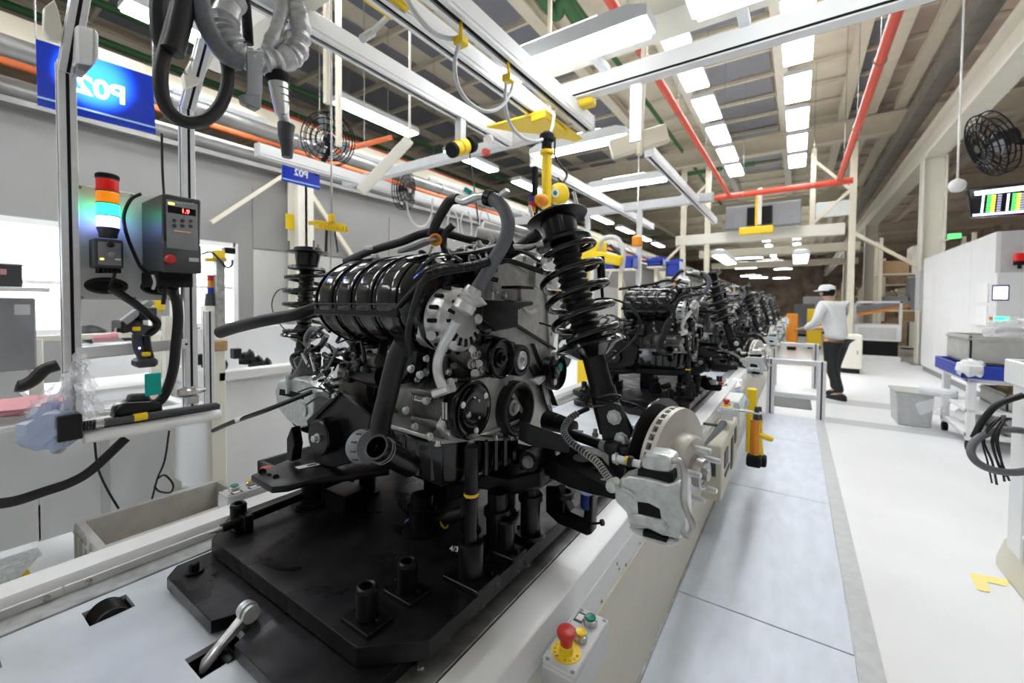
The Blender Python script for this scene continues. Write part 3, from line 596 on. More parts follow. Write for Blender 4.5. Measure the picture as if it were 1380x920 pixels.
    c = P(642,553,x=FX); q = V((c.x-.045,c.y,c.z)); ac = pulley('compressor_pulley', q, .066, grooved(.03)+[(.036,1.),(.038,.97),(.038,.93),(.034,.91),(.034,.6),(.040,.55),(.040,.2),(.038,0)], 'black')
    obj('clutch_plate', G().lathe(q+V((.034,0,0)), X, [(0,.056),(.006,.056),(.008,.05),(.006,.03),(.010,.027),(.010,0)], 32), 'gloss', ac)
    for k in range(3):
        for R_, rr in ((.046,.0055),(.022,.0035)):
            a = .6+k*2.094+(.5 if R_ < .03 else 0); bolt(ac, q+V((.042,R_*math.cos(a),R_*math.sin(a))), X, rr, .003, 'paper' if R_ > .03 else 'steel')
    for k in range(2): obj('balance_label', G().box(q+V((.008+k*.009,-.0665,.008)), (.005,.0012,.036)), 'lightgrey', ac)
    c = P(681,483,x=FX); q = V((c.x-.045,c.y,c.z)); wp = pulley('water_pump_pulley', q, .05, grooved(.026)+[(.038,1.),(.041,.96),(.041,.88),(.036,.85),(.03,.8),(.028,.5),(.034,.45),(.034,.3),(.042,.27),(.042,0)], 'black')
    bolt(wp, q+V((.042,0,0)), X, .007, .006, 'black'); obj('rim_ring', G().torus(q+V((.041,0,0)), X, .0465, .0016, 32, 6), 'gloss', wp)
    c = P(709,486,x=FX+.01); q = V((c.x-.045,c.y,c.z)); tn = pulley('tensioner_pulley', q, .041, [(0,0),(0,1),(.03,1),(.034,.96),(.034,.74),(.026,.7),(.026,0)], 'rubber')
    obj('bearing_cap', G().lathe(q+V((.026,0,0)), X, [(0,.024),(.008,.024),(.010,.021),(.006,.017),(.006,.008),(.010,.007),(.010,0)], 24), 'silver', tn); bolt(tn, q+V((.036,0,0)), X, .006, .004)
    ta = obj('tensioner_arm', G().loft([[P(a, b, x=xx) for xx in (-.62,-.60)]+[P(a+dx, b+dy, x=xx) for xx in (-.60,-.62)] for a, b, dx, dy in ((712,492,9,-3),(725,515,10,-4),(736,545,6,-3),(742,560,4,-2))]), 'black', E, bev=.003)
    obj('tensioner_bracket', G().prism(PP([(713,511),(731,505),(733,508),(724,516),(722,518)], x=-.60), (.012,0,0)), 'silver', ta); obj('spring', G().tube([P(731+t*8+(1 if k % 2 else -1)*2.4, 512+t*34, x=-.595) for k, t in enumerate([i/40 for i in range(41)])], .0016, 6, smooth=False), 'steel', ta)
    c = P(754,502,x=FX+.01); q = V((c.x-.035,c.y,c.z)); ps = pulley('steering_pump_pulley', q, .052, grooved(.026)+[(.03,1.),(.034,.94),(.02,.88),(.018,.4),(.028,.34),(.028,0)], 'black')
    obj('paint_dot', G().lathe(q+V((.0195,.03,.012)), X, [(0,.013),(.004,.013),(.004,0)], 20), 'teal', ps); obj('pulley_hole', G().lathe(q+V((.0185,.005,-.03)), X, [(0,.010),(.001,.010),(.001,0)], 16), 'paper', ps); bolt(ps, q+V((.028,0,0)), X, .006, .005, 'grey')
    obj('idler_stud', G().lathe(P(733,478,x=-.62), X, [(0,.016),(.03,.016),(.03,.012),(.045,.012),(.045,.007),(.052,.006),(.052,0)], 16), 'silver', E)
    # belt runs between the pulleys
    def run(a, b, w_=.020, th=.0035): g_.bar(a, b, w_, th, (b-a).cross(X))
    g_ = G(); xb = FX-.03
    run(P(622,512,x=xb),P(690,500,x=xb)); run(P(658,416,x=xb),P(745,470,x=xb),.022,.006); run(P(622,584,x=xb),P(690,590,x=xb)); run(P(716,463,x=xb),P(748,546,x=xb),.02,.0022)
    run(P(640,450,x=xb),P(660,452,x=xb)); run(P(660,452,x=xb),P(690,462,x=xb))
    obj('drive_belt', g_, 'rubber', E)
    # ---- alternator
    c = P(606,430,x=-.66); A = V((-.722,c.y-.012,c.z))
    al = obj('alternator', G().lathe(A, X, [(0,0),(0,.049),(.01,.066),(.03,.070),(.045,.071),(.045,.067),(.065,.067),(.065,.072),(.085,.074),(.108,.070),(.12,.055),(.12,0)], 36), 'silver', E)
    obj('stator_band', G().lathe(A+V((.046,0,0)), X, [(0,.0685),(.018,.0685)], 36), 'black', al)
    for k in range(16):
        a = 2*math.pi*k/16
        obj('vent', G().box(A+V((.090,.0715*math.cos(a),.0715*math.sin(a))), (.024,.013,.009), R=Matrix.Rotation(a, 3, 'X')), 'slot', al, bev=.002)
        if k % 2: obj('rear_vent', G().box(A+V((.028,.0695*math.cos(a),.0695*math.sin(a))), (.018,.006,.009), R=Matrix.Rotation(a, 3, 'X')), 'slot', al)
        obj('front_vent', G().box(A+V((.116,.050*math.cos(a),.050*math.sin(a))), (.014,.017,.007), R=Matrix.Rotation(a, 3, 'X')), 'slot', al)
    obj('alternator_pulley', G().lathe(P(644,430,x=FX-.04), X, [(0,.02),(0,.029)]+[(.004+k*.0035+j*.0017,.029-.0015*j) for k in range(6) for j in (0,1)]+[(.028,.03),(.03,.026),(.03,.012),(.036,.011),(.036,0)], 28), 'black', al)
    bolt(al, P(644,430,x=FX-.004), X, .009, .006, 'silver')
    for a in ((581,452),(597,470),(640,478),(645,490),(640,503)): obj('lug', G().cyl(P(*a,x=-.66),P(*a,x=-.615),.010), 'silver', al)
    obj('cast_bracket', G().prism(PP([(585,455),(612,452),(648,470),(662,500),(640,510),(615,490),(590,470)], x=-.655), (.03,0,0)), 'castd', al, bev=.004)
    for a in ((641,477),(634,490),(646,497),(666,391),(676,398),(664,437),(680,439)): bolt(al, P(*a, x=-.618), X, .009, .010, 'steel')
    # black engine-mount bracket jutting over the timing cover
    mb = obj('mount_bracket', G().prism(PP([(642,404),(710,405),(711,411),(698,414),(690,418),(690,440),(660,446),(640,430)], x=-.60), (.02,0,0)), 'black', E, bev=.003); obj('mount_shelf', G().bb(-.66,-.56,.86,.93,1.39,1.397), 'black', mb)
    # ---- air-conditioning compressor body with labels
    c = P(590,545,x=-.68); q = P(642,553,x=FX)
    cb = obj('compressor', G().lathe(V((q.x-.05,q.y+.005,q.z)), -X, [(0,.058),(.02,.058),(.025,.054),(.09,.054),(.095,.058),(.115,.058),(.12,.05),(.17,.046),(.175,.03),(.175,0)], 28), 'castd', E)
    for k, (w_, m) in enumerate(((.03,'paper'),(.026,'lightgrey'))): obj('rating_label', G().box(V((q.x-.115,q.y-.049+.006*k,q.z+.022-.03*k)), (.05,.0016,.018), R=Matrix.Rotation(-.45+.3*k, 3, 'X')), m, cb)
    for k in range(12): obj('barcode_bar', G().box(V((q.x-.136+k*.0038,q.y-.0502,q.z+.0225)), (.0016,.001,.013), R=Matrix.Rotation(-.45, 3, 'X')), 'ink', cb)
    for k in range(5): obj('compressor_lug', G().cyl(V((q.x-.15,q.y+.056*math.cos(k*1.25),q.z+.056*math.sin(k*1.25))),V((q.x-.06,q.y+.056*math.cos(k*1.25),q.z+.056*math.sin(k*1.25))),.009), 'castd', cb)
    for a in ((548,553),(595,519),(608,515),(555,497),(567,505),(575,540),(560,575),(580,588)): bolt(cb, P(*a, y=.655), -Y+Z*.3, .007, .008, 'zinc')
    obj('compressor_foot', G().prism(PP([(575,592),(600,560),(622,580),(640,592)], y=.70), (0,.03,0)), 'castd', cb, bev=.004)
    # ---- intake manifold: four bulged runners, ribs and a seam flange
    IZ, IR, SY = 1.357, .119, 1.45; IY = .60+IR*SY
    def sy(g): g.v = [(v[0], IY+(v[1]-IY)*SY, v[2]+.10*max(0, v[1]-IY)) for v in g.v]; return g
    x0, x1 = -1.015, -.70; N = 4; prof = [(0,0),(0,.6*IR),(.004,.8*IR),(.012,.93*IR)]
    for k in range(N):
        for j in range(9):
            t = (j+.5)/9; prof.append((.014+(x1-x0-.02)*(k+t)/N, IR*(1-.05*abs(2*t-1)**6)))
    prof += [(x1-x0,.975*IR),(x1-x0+.018,.93*IR),(x1-x0+.032,.82*IR),(x1-x0+.040,.6*IR),(x1-x0+.042,0)]
    im = obj('intake_manifold', sy(G().lathe((x0,IY,IZ), X, prof, 48)), 'gloss', E, smooth=50)
    for k in range(N+1):
        xx = x0+.014+(x1-x0-.02)*k/N
        for dx in ((-.008,.008) if 0 < k < N else (0,)): obj('runner_rib', sy(G().torus((xx+dx,IY,IZ), X, IR*.982, .0028, 48, 6)), 'gloss', im)
    obj('seam_flange', G().bb(x0-.002,x1+.01,.5975,IY,IZ-.009,IZ-.006), 'black', im, bev=.0015); obj('seam_band', G().bb(x0,x1-.0,.6035,IY-.02,IZ-.036,IZ-.016), 'black', im, bev=.003)
    for k in range(9): obj('lower_rib', sy(G().torus((x0+.03+k*.032,IY,IZ-.004), X, IR*.985, .0028, 16, 6, *((1.75,3.1)))), 'gloss', im)
    obj('swept_rib', G().tube(PP([(562,368),(575,352),(592,344),(610,345),(622,352)], y=.60), .0035, 6), 'gloss', im); obj('swept_rib', G().tube(PP([(558,376),(575,362),(595,355),(618,358)], y=.59), .003, 6), 'gloss', im)
    obj('support_leg', G().prism(PP([(520,460),(560,470),(556,500),(538,520),(525,500)], y=.66), (0,.05,0)), 'black', E, bev=.006)
    obj('caution_plate', G().prism(PP([(534,337),(571,322),(577,325),(536,342)], y=.665), (0,.05,.012)), 'grey', E, bev=.002)
    # ---- hoses and pipes
    def hose(name, pts, r, m, parent=E, n=12, sub=7, bore=False): return obj(name, (G().hollow(pts, r, max(.003, r*.18), n+4, sub) if bore else G().tube(pts, r, n, sub)), m, parent, smooth=60)
    h = hose('coolant_hose', PP([(656,266),(668,270),(680,283),(685,304),(680,325),(668,347),(655,370),(640,394)], y=.67), .0135, 'hose')
    for a, b in (((655,266),(661,268)),): obj('clamp', G().cyl(P(656,266,y=.67),P(663,268,y=.67),.0165), 'black', h)
    obj('clamp_ear', G().bar(P(672,266,y=.67),P(684,256,y=.67),.012,.006), 'zinc', h)
    h = hose('pipe_elbow', PP([(617,268),(625,272),(634,269),(643,265),(656,264)], y=.69), .0085, 'silver'); obj('quick_connector', G().bar(P(626,255,y=.69),P(638,264,y=.69),.012,.012), 'paper', h, bev=.002); obj('connector_lock', G().bar(P(628,255,y=.688),P(636,261,y=.688),.014,.010), 'teal', h, bev=.002)
    hose('sleeved_hose', PP([(617,268),(607,270),(598,282),(588,300),(582,318)], y=.71), .0115, 'rubber')
    cp = obj('hose_crimp', G().lathe(P(640,388,y=.665), P(614,434,y=.64)-P(640,388,y=.665), [(0,.016),(.008,.019),(.013,.0185),(.015,.022),(.02,.0185),(.024,.022),(.03,.0185),(.034,.023),(.05,.0225),(.054,.018),(.056,.012),(.056,0)], 20), 'silver', E)
    obj('crimp_bracket', G().prism(PP([(632,395),(644,400),(653,410),(640,414)], y=.66), (0,.012,0)), 'silver', cp, bev=.002)
    h = hose('coolant_pipe', PP([(616,432),(606,450),(595,470),(590,487),(590,502),(595,518),(602,528)], y=.635), .0105, 'silver')
    obj('pipe_block', G().bar(P(586,530,y=.635),P(610,522,y=.64),.03,.018), 'silver', h, bev=.004)
    h = hose('radiator_hose', [P(432,412,y=.80),P(405,422,y=.74),P(375,428,y=.70),P(345,434,y=.66),P(318,441,y=.64),P(296,448,y=.62)], .0195, 'rubber', bore=True)
    h = hose('lower_hose', PP([(545,462),(536,480),(529,505),(522,535),(515,562),(513,580),(518,596),(532,608)], y=.60), .0225, 'rubber', sub=8)
    h2 = hose('hose_outlet', [P(507,602,y=.52),P(520,609,y=.55),P(540,620,y=.59),P(553,627,y=.62)], .025, 'black', bore=True)
    for t in (.25,.36): obj('mould_ring', G().torus(P(507,602,y=.52).lerp(P(553,627,y=.62), t*.6), P(553,627,y=.62)-P(507,602,y=.52), .0252, .0012, 24, 6), 'grey', h2)
    f = obj('oil_filter', G().lathe(P(499,602,y=.62), P(466,600,y=.62)-P(499,602,y=.62), [(0,.036),(.012,.040),(.035,.040),(.046,.034),(.05,.022),(.05,.014),(.07,.014),(.07,0)], 24), 'grey', E)
    for k in range(12):
        a = 2*math.pi*k/12; d, u, w_ = basis(P(466,600,y=.62)-P(499,602,y=.62)); obj('grip_rib', G().bar(P(499,602,y=.62)+u*(.040*math.cos(a))+w_*(.040*math.sin(a))+d*.002, P(499,602,y=.62)+u*(.040*math.cos(a))+w_*(.040*math.sin(a))+d*.018, .004, .003), 'dgrey', f)
    hose('stub_rod', [P(287,580,y=.60),P(315,568,y=.62),P(360,552,y=.66),P(420,528,y=.74)], .0075, 'black'); q = obj('rod_label', G().cyl(P(319,566,y=.622),P(337,560,y=.64),.0079), 'paper', E)
    obj('rod_end', G().lathe(P(287,580,y=.60), P(271,583,y=.59)-P(287,580,y=.60), [(0,.007),(.01,.0065),(.02,.004),(.026,.001)], 10), 'paper', E)
    # wiring loom over the top, with branches and white connector blocks
    lo = hose('wiring_loom', [P(466,352,y=.74),P(500,338,y=.72),P(540,326,y=.72),P(566,316,y=.74),P(590,312,y=.76),P(615,318,y=.80),P(645,326,y=.86),P(690,336,y=.92)], .0105, 'rubber')
    hose('loom_branch', PP([(606,348),(598,332),(600,315),(612,302)], y=.72), .008, 'rubber', lo); hose('loom_branch', PP([(690,330),(660,338),(635,343),(610,344),(600,340)], y=.78), .013, 'black', lo); hose('loom_branch', PP([(725,315),(705,330),(680,345),(660,352)], y=.83), .014, 'black', lo)
    for a in ((505,345),(590,352),(497,334)): obj('white_clip', G().box(P(*a, y=.70), (.018,.012,.010), .3), 'paper', lo, bev=.002)
    co = obj('corrugated_loom', G().tube([P(660,352,y=.66),P(640,358,y=.64),P(620,361,y=.625),P(595,365,y=.61),P(576,372,y=.60)], lambda t: .0085+.0012*(1 if int(t*90) % 2 else 0), 10, 18), 'black', E, smooth=60)
    hose('loom_branch', PP([(577,371),(565,390),(556,420),(550,450),(552,480)], y=.60), .007, 'rubber', co); hose('loom_branch', PP([(577,371),(562,385),(548,400),(535,415)], y=.60), .0045, 'rubber', co)
    dp = obj('dipstick_handle', G().torus(P(587,323,y=.70), (.72,-.68,.1), .0105, .0045, 20, 8), 'orange', E); obj('dipstick_stem', G().cyl(P(583,332,y=.70),P(575,350,y=.70),.003), 'steel', dp)
    obj('vent_cap', G().torus(P(654,325,y=.80), (1,-.8,.2), .016, .006, 18, 8, 0, 4.2), 'cast', E); obj('paper_roll', G().cyl(P(642,314,y=.86),P(684,322,y=.92),.017).cyl(P(650,304,y=.88),P(684,314,y=.94),.014), 'paper', E)
    for a, r in (((655,338),.012),((700,352),.02),((735,352),.018)): obj('plug_cover', G().lathe(P(*a,y=.88), Z-Y*.5, [(0,r),(.012,r),(.016,r*.7),(.016,0)], 16), 'silver', E)
    # ---- gearbox-side clutter on the left: connectors, sensors, loops
    lc = hose('breather_loop', PP([(436,452),(424,443),(415,450),(413,462),(420,470),(432,466),(440,452)], y=.72), .009, 'hose'); hose('breather_tail', PP([(440,464),(452,472),(462,478)], y=.71), .006, 'hose', lc)
    rn = random.Random(5)
    for k, (a, b, w_, h_, m) in enumerate(((445,488,.03,.024,'black'),(450,478,.020,.012,'grey'),(478,470,.026,.014,'castd'),(462,470,.012,.010,'cast'),(441,500,.016,.016,'black'),(430,485,.012,.04,'black'),(481,458,.016,.012,'silver'),(455,520,.018,.022,'cast'),(470,505,.022,.04,'satin'),(425,470,.016,.02,'black'),(500,466,.026,.014,'black'),(465,492,.02,.016,'dgrey'),(486,484,.022,.018,'black'),(436,512,.014,.012,'silver'),(494,498,.014,.03,'satin'))):
        q = obj('sensor_block', G().box(P(a,b,y=.70), (w_,.03,h_), .2*k), m, E, bev=.003)
        obj('sensor_collar', G().lathe(P(a,b,y=.685), -Y+Z*.3*(k % 3-1), [(0,h_*.3),(.010,h_*.3),(.012,h_*.22),(.016,h_*.22),(.016,0)], 12), 'black' if k % 2 else 'dgrey', q)
    for k in range(26):
        a0, b0 = rn.uniform(402,520), rn.uniform(432,520); a1, b1 = a0+rn.uniform(-35,45), b0+rn.uniform(5,45)
        obj('harness_branch', G().tube([P(a0,b0,y=.70+rn.uniform(-.03,.06)), P((a0+a1)/2+rn.uniform(-14,14),(b0+b1)/2+rn.uniform(-10,10),y=.69+rn.uniform(-.02,.03)), P(a1,b1,y=.72+rn.uniform(-.02,.06))], rn.choice((.0025,.0035,.005,.008)), 8), rn.choice(('rubber','black','rubber','hose')), E, smooth=60)
    for k in range(14):
        a0, b0 = rn.uniform(600,700), rn.uniform(326,372); obj('harness_branch', G().tube([P(a0,b0,y=.80+rn.uniform(-.05,.06)), P(a0+rn.uniform(10,30),b0+rn.uniform(-12,12),y=.80), P(a0+rn.uniform(30,60),b0+rn.uniform(-6,16),y=.82)], rn.choice((.003,.004,.006)), 8), rn.choice(('rubber','black','steel')), E, smooth=60)
    for k in range(10): obj('hose_clip', G().torus(P(rn.uniform(610,690),rn.uniform(335,360),y=.78), V((1,rn.uniform(-.5,.5),.2)), .011, .002, 14, 6), 'zinc', E)
    for k in range(16):
        a0, b0 = rn.uniform(520,640), rn.uniform(470,600); bolt(E, P(a0,b0,y=.665+.05*rn.random()), -Y+X*rn.uniform(-.3,.5), rn.choice((.004,.006)), .008, rn.choice(('steel','zinc','castd')))
    obj('starter_motor', G().lathe(P(520,505,y=.72), -X, [(0,.036),(.06,.036),(.065,.03),(.11,.03),(.115,.02),(.115,0)], 24), 'satin', E); obj('solenoid', G().lathe(P(512,486,y=.70), -X, [(0,.018),(.06,.018),(.065,.012),(.065,0)], 18), 'castd', E)
    for a, b in (((407,476),(416,494)),((418,477),(424,500))): obj('sensor_tag', G().bar(P(*a,y=.69),P(*b,y=.69),.006,.004), 'paper', E)
    for a in ((423,509),(436,510),(446,510),(452,533),(545,485),(550,493),(535,492),(560,480),(548,470),(566,487),(575,500),(540,505)): bolt(E, P(*a, y=.70), -Y+X*.3, .0065, .010, 'steel')
    for pts in ([(413,545),(430,535),(445,538),(460,530)],[(402,528),(420,522),(438,524),(452,515)],[(440,490),(430,500),(440,510)],[(430,520),(445,532),(470,540)],[(480,440),(470,455),(455,462)]): hose('wire', PP(pts, y=.705), .0028, 'rubber', n=6)
    # gearbox mount: thick ring bushing and angled black bracket
    gm = obj('gearbox_bracket', G().prism(PP([(412,566),(452,528),(475,540),(500,560),(490,620),(450,630),(425,625)], y=.70), (0,.03,0)), 'satin', E, bev=.004)
    obj('bracket_edge', G().bar(P(418,570,y=.695),P(458,530,y=.695),.008,.006), 'satin', gm)
    mr = obj('mount_bushing', G().lathe(P(428,590,y=.655), Y, [(0,.018),(0,.046),(.004,.05),(.055,.05),(.058,.046),(.058,0)], 28), 'black', E); bolt(mr, P(428,590,y=.654), -Y, .010, .014, 'zinc')
    obj('bushing_core', G().lathe(P(428,590,y=.657), Y, [(0,0),(0,.019),(.02,.019)], 20), 'rubber', mr); obj('mount_strap', G().prism(PP([(386,590),(392,575),(396,600),(393,622),(386,620)], y=.66), (0,.03,0)), 'black', mr, bev=.003)
    # ---- subframe: front cross member with stamped arm end on the left
    top = [(338,640),(352,634),(385,620),(400,612),(470,606),(520,610),(525,632),(470,640),(420,645),(388,654),(366,656)]
    sf = obj('subframe', G().prism([P(a,b,z=.875) for a,b in top], (0,0,-.018)), 'satin', E, bev=.004, seg=2)
    for a, r in (((354,636),.010),((363,640),.005),((372,643),.008)): obj('stamped_hole', G().cyl(P(*a,z=.8755),P(*a,z=.8765),r), 'slot', sf)
    lb = [P(a,b,z=.8765) for a,b in ((397,629),(428,623),(432,626),(402,632))]; obj('part_label', G().prism(lb,(0,0,.0006)), 'paper', sf)
    e0, e1 = lb[0].lerp(lb[3],.5), lb[1].lerp(lb[2],.5)
    for k in range(10): obj('barcode_bar', G().box(e0.lerp(e1,.5+.04*k)+V((0,0,.0008)), (.0035,.009,.0008), .9), 'ink', sf)
    obj('front_member', G().loft([[V((x,.93+dy,zc+dz)) for dy, dz in ((-.05,-.025),(.05,-.025),(.05,.025),(-.05,.025))] for x, zc in ((-1.2,.86),(-1.0,.865),(-.8,.87),(-.6,.885),(-.50,.93))]), 'satin', sf, bev=.008)
    obj('rear_member', G().bb(-1.4,-.5,1.0,1.12,.88,.95), 'satin', sf, bev=.012)
    for s in (-1,1): obj('side_member', G().bar((-.95+s*.38,.93,.90),(-.95+s*.40,1.08,.93),.07,.05), 'satin', sf, bev=.008)
    # crossbar that runs out to the right: upper black channel
    obj('link_channel', G().loft([[P(a,b,y=yy) for a,b,yy in q] for q in (((700,566,.86),(716,573,.86),(712,600,.86),(697,592,.86)),((722,574,.9),(770,590,.9),(768,612,.9),(722,598,.9)))]), 'satin', E, bev=.003)
    # steering rack boot and tie rod
    bt = obj('rack_boot', G().tube([P(735,566,y=.99),P(752,570,y=.98),P(775,578,y=.97)], lambda t: .024+.004*(1 if int(t*26) % 2 else -1)-.008*t, 14, 14), 'rubber', E, smooth=60)
    tr = obj('tie_rod', G().cyl(P(770,585,y=.93),P(818,602,y=.87),.0115), 'black', E); obj('tie_label', G().prism(PP([(772,579),(786,580),(784,590),(769,588)], y=.925), (0,.004,0)), 'paper', tr); obj('crimp_ring', G().cyl(P(812,600,y=.875),P(819,602,y=.868),.0135), 'steel', tr); obj('tie_boot', G().lathe(P(819,602,y=.87), P(850,608,y=.86)-P(819,602,y=.87), [(0,.015),(.012,.017),(.03,.015),(.036,.008),(.05,.008),(.05,0)], 16), 'rubber', tr)
    # ---- right control arm: stamped plate with turned-down flange and holes
    inner, outer = .93, .865
    rim = [(716,600,inner),(728,610,inner),(768,632,.90),(800,647,.88),(829,660,.865),(834,648,.87),(826,632,.89),(812,616,.91),(790,606,.93),(765,600,.945),(745,590,.96)]
    ca = obj('control_arm', G().prism([P(a,b,y=yy) for a,b,yy in rim], (0,0,-.01)), 'satin', E, bev=.003)
    obj('arm_flange', G().loft([[P(a,b,y=yy), P(a,b,y=yy)+V((0,.006,0)), P(a,b,y=yy)+V((0,.006,-dz)), P(a,b,y=yy)+V((0,0,-dz))] for a,b,yy,dz in ((716,600,inner-.002,.055),(728,610,inner-.002,.055),(768,632,.898,.045),(800,647,.878,.034),(829,660,.863,.022))]), 'satin', ca, bev=.002)
    up_ = V((0,-.03,.02)).normalized()
    for a, r, yy in (((785,620),.020,.905),((801,634),.007,.888)): obj('arm_hole', G().lathe(P(*a,y=yy)+V((0,0,.004)), (0,-.12,1), [(0,r),(.0015,r*1.15),(.0025,r*1.1),(.0012,r),(.0012,0)], 24), 'slot', ca)
    obj('white_mark', G().box(P(813,648,y=.872)+V((0,0,.004)), (.012,.008,.001), .5), 'paper', ca)
    bu = obj('arm_bushing', G().lathe(P(712,622,y=.88), Y, [(0,.012),(0,.026),(.05,.026),(.05,0)], 22), 'rubber', E); bolt(bu, P(712,622,y=.878), -Y, .012, .010, 'grey')
    for a in ((757,602),(752,614),(802,588),(736,593)): obj('nut_stud', G().lathe(P(*a,y=.93), Z, [(0,.008),(.010,.008),(.010,.005),(.02,.005),(.02,0)], 8), 'zinc', E)
    # ---- struts (both sides)
    def strut(top, bot, full=True):
        top, bot = V(top), V(bot); d = (bot-top).normalized(); L = (bot-top).length
        s = obj('strut', G().lathe(top, d, [(.30,.0),(.30,.026),(L-.10,.027),(L-.10,.031),(L,.031),(L,0)], 22), 'satin', E)
        tl = (Z*.92+X*-.12+Y*-.1).normalized() if full else Z
        tl = -d if full else Z; bk = 1. if full else .8
        obj('top_mount', G().lathe(top-tl*.012, tl, [(0,.04),(.004,.074),(.007,.078),(.010,.076),(.010,.052),(.022,.050),(.025,.047),(.025,.03),(.02,.026),(.02,0)], 34), 'satin', s)
        dd, u, w_ = basis(tl)
        for k in range(3):
            a = (2.55, 4.5, .45)[k]; q = top+u*(.067*math.cos(a))+w_*(.067*math.sin(a)); obj('mount_stud', G().cyl(q, q+tl*.035, .0042), 'steel', s)
        obj('upper_seat', G().lathe(top, d, [(.008,.046),(.03,.044),(.055,.040),(.062,.064),(.070,.070),(.076,.066),(.08,.04),(.08,0)], 30), 'black', s)
        boot = [(.075,0),(.075,.037)]+[(.085+.0085*k, (.037 if k % 2 else .031)*bk) for k in range(26)]+[(.31,.038),(.315,.03),(.315,0)]
        obj('dust_boot', G().lathe(top, d, boot, 24), 'rubber', s)
        # coil spring
        u0, v0 = basis(d)[1:]; T = 4.7; pts = []; Ln = .245
        for i in range(150):
            t = i/149; a = 2*math.pi*T*t+2.2; R = .070+.006*math.sin(math.pi*t); h = .072+Ln*t
            pts.append(top+d*h+u0*(R*math.cos(a))+v0*(R*math.sin(a)))
        sp = obj('coil_spring', G().tube(pts, .0082, 9, smooth=False), 'gloss', s, smooth=70)
        if full: obj('paint_mark', G().tube(pts[62:65], .0086, 9, smooth=False), 'yellow', sp)
        obj('lower_seat', G().lathe(top, d, [(.322,.03),(.322,.074),(.330,.083),(.336,.084),(.34,.06),(.36,.032),(.36,0)], 32), 'gloss', s)
        return s, d
    st, d = strut((-.505,.945,1.57), (-.338,.915,1.065))
    strut((-1.60,.93,1.555), (-1.64,.925,1.07), False)
    # fork bracket of the right strut with its two big bolts
    fk = obj('strut_fork', G().prism(PP([(800,535),(835,545),(852,580),(850,606),(828,614),(812,598),(806,565)], y=.885), (0,.014,0)).prism(PP([(800,535),(835,545),(852,580),(850,606),(828,614),(812,598),(806,565)], y=.94), (0,.012,0)), 'satin', E, bev=.004)
    for a in ((828,562),(838,592)): bolt(fk, P(*a, y=.884), -Y, .0125, .012, 'zinc')
    obj('hose_bracket', G().tube(PP([(800,548),(815,546),(828,540),(836,534),(822,532),(806,536)], y=.87), .003, 6), 'satin', fk)
    obj('knuckle', G().loft([[V((x,.93+r*math.cos(a),zc+1.15*r*math.sin(a))) for a in [2*math.pi*i/16 for i in range(16)]] for x, zc, r in ((-.335,1.02,.05),(-.31,1.01,.06),(-.27,1.012,.065),(-.235,1.012,.055))]), 'satin', E)
    # ---- right brake: backing plate, vented disc, hub, studs, caliper
    arc = [V((-.252,.935+.142*math.cos(a),HZ+.142*math.sin(a)*.98)) for a in [math.radians(20+k*14) for k in range(13)]]
    SA = .23; AXD = V((math.cos(SA), -math.sin(SA), 0)); AYD = V((math.sin(SA), math.cos(SA), 0)); C = P(912,628,y=.93)-AXD*.02
    arc = [C-AXD*.022+AYD*(.138*math.cos(a))+Z*(.138*math.sin(a)) for a in [math.radians(15+k*15) for k in range(13)]]
    obj('backing_plate', G().prism(arc+[C-AXD*.022-AYD*.07-Z*.06, C-AXD*.022+AYD*.05-Z*.07], AXD*.004), 'gloss', E)
    ro = obj('brake_rotor', G().lathe(C, AXD, [(0,.06),(0,.123),(.0075,.124),(.0075,.07)], 56), 'rotor', E)
    obj('outer_disc', G().lathe(C+AXD*.018, AXD, [(0,.07),(0,.124),(.0085,.123),(.0095,.1215),(.0095,.076),(.012,.073),(.034,.071),(.039,.067),(.039,0)], 56), 'rotor', ro)
    obj('vent_core', G().lathe(C+AXD*.0075, AXD, [(0,.108),(.0105,.108)], 48), 'slot', ro)
    v0 = obj('cooling_vane', G().box(C+AXD*.013+Z*.115, (.0108,.0052,.017), -SA), 'rotor', ro); me = v0.data; bpy.data.objects.remove(v0)
    for k in range(40):
        o = bpy.data.objects.new('cooling_vane', me); COL.objects.link(o); o.parent = ro; o['_o'] = E['_o']
        a = 2*math.pi*k/40; c0 = C-V(E['_o']); Rm = Matrix.Rotation(a, 4, AXD); o.matrix_local = Matrix.Translation(c0) @ Rm @ Matrix.Translation(-c0)
    hb = obj('wheel_hub', G().lathe(C+AXD*.057, AXD, [(0,.034),(.006,.034),(.008,.031),(.022,.030),(.024,.026),(.018,.022),(.018,.012),(.03,.011),(.03,0)], 30), 'steel', E)
    for k in range(5):
        a = .35+2*math.pi*k/5; q = C+AXD*.055+AYD*(.050*math.cos(a))+Z*(.050*math.sin(a)); obj('wheel_stud', G().lathe(q, AXD, [(0,.0062)]+[(.003+k2*.0015+j*.0007,.0062-.0006*j) for k2 in range(20) for j in (0,1)]+[(.036,.005),(.036,0)], 12), 'zinc', hb)
    cy0 = .762
    body = PP([(828,662),(836,645),(848,641),(872,645),(900,653),(916,649),(923,656),(925,690),(924,712),(917,727),(893,722),(874,713),(850,712),(843,690),(829,676)], y=cy0)
    cl = obj('caliper', G().loft([[p+(c_-p)*k+V((0,yy,0)) for p in body] for c_ in [sum(body, V())/len(body)] for k, yy in ((.03,0),(0,.004),(0,.045),(.05,.055))]), 'zinc', E, bev=.0015, smooth=30)
    obj('caliper_window', G().prism(PP([(859,676),(874,678),(889,686),(891,699),(860,692)], y=cy0-.001), (0,.012,0)), 'slot', cl)
    obj('caliper_step', G().prism(PP([(845,694),(862,694),(893,702),(900,712),(895,720),(870,710),(848,708)], y=cy0-.006), (0,.01,0)), 'zinc', cl, bev=.003)
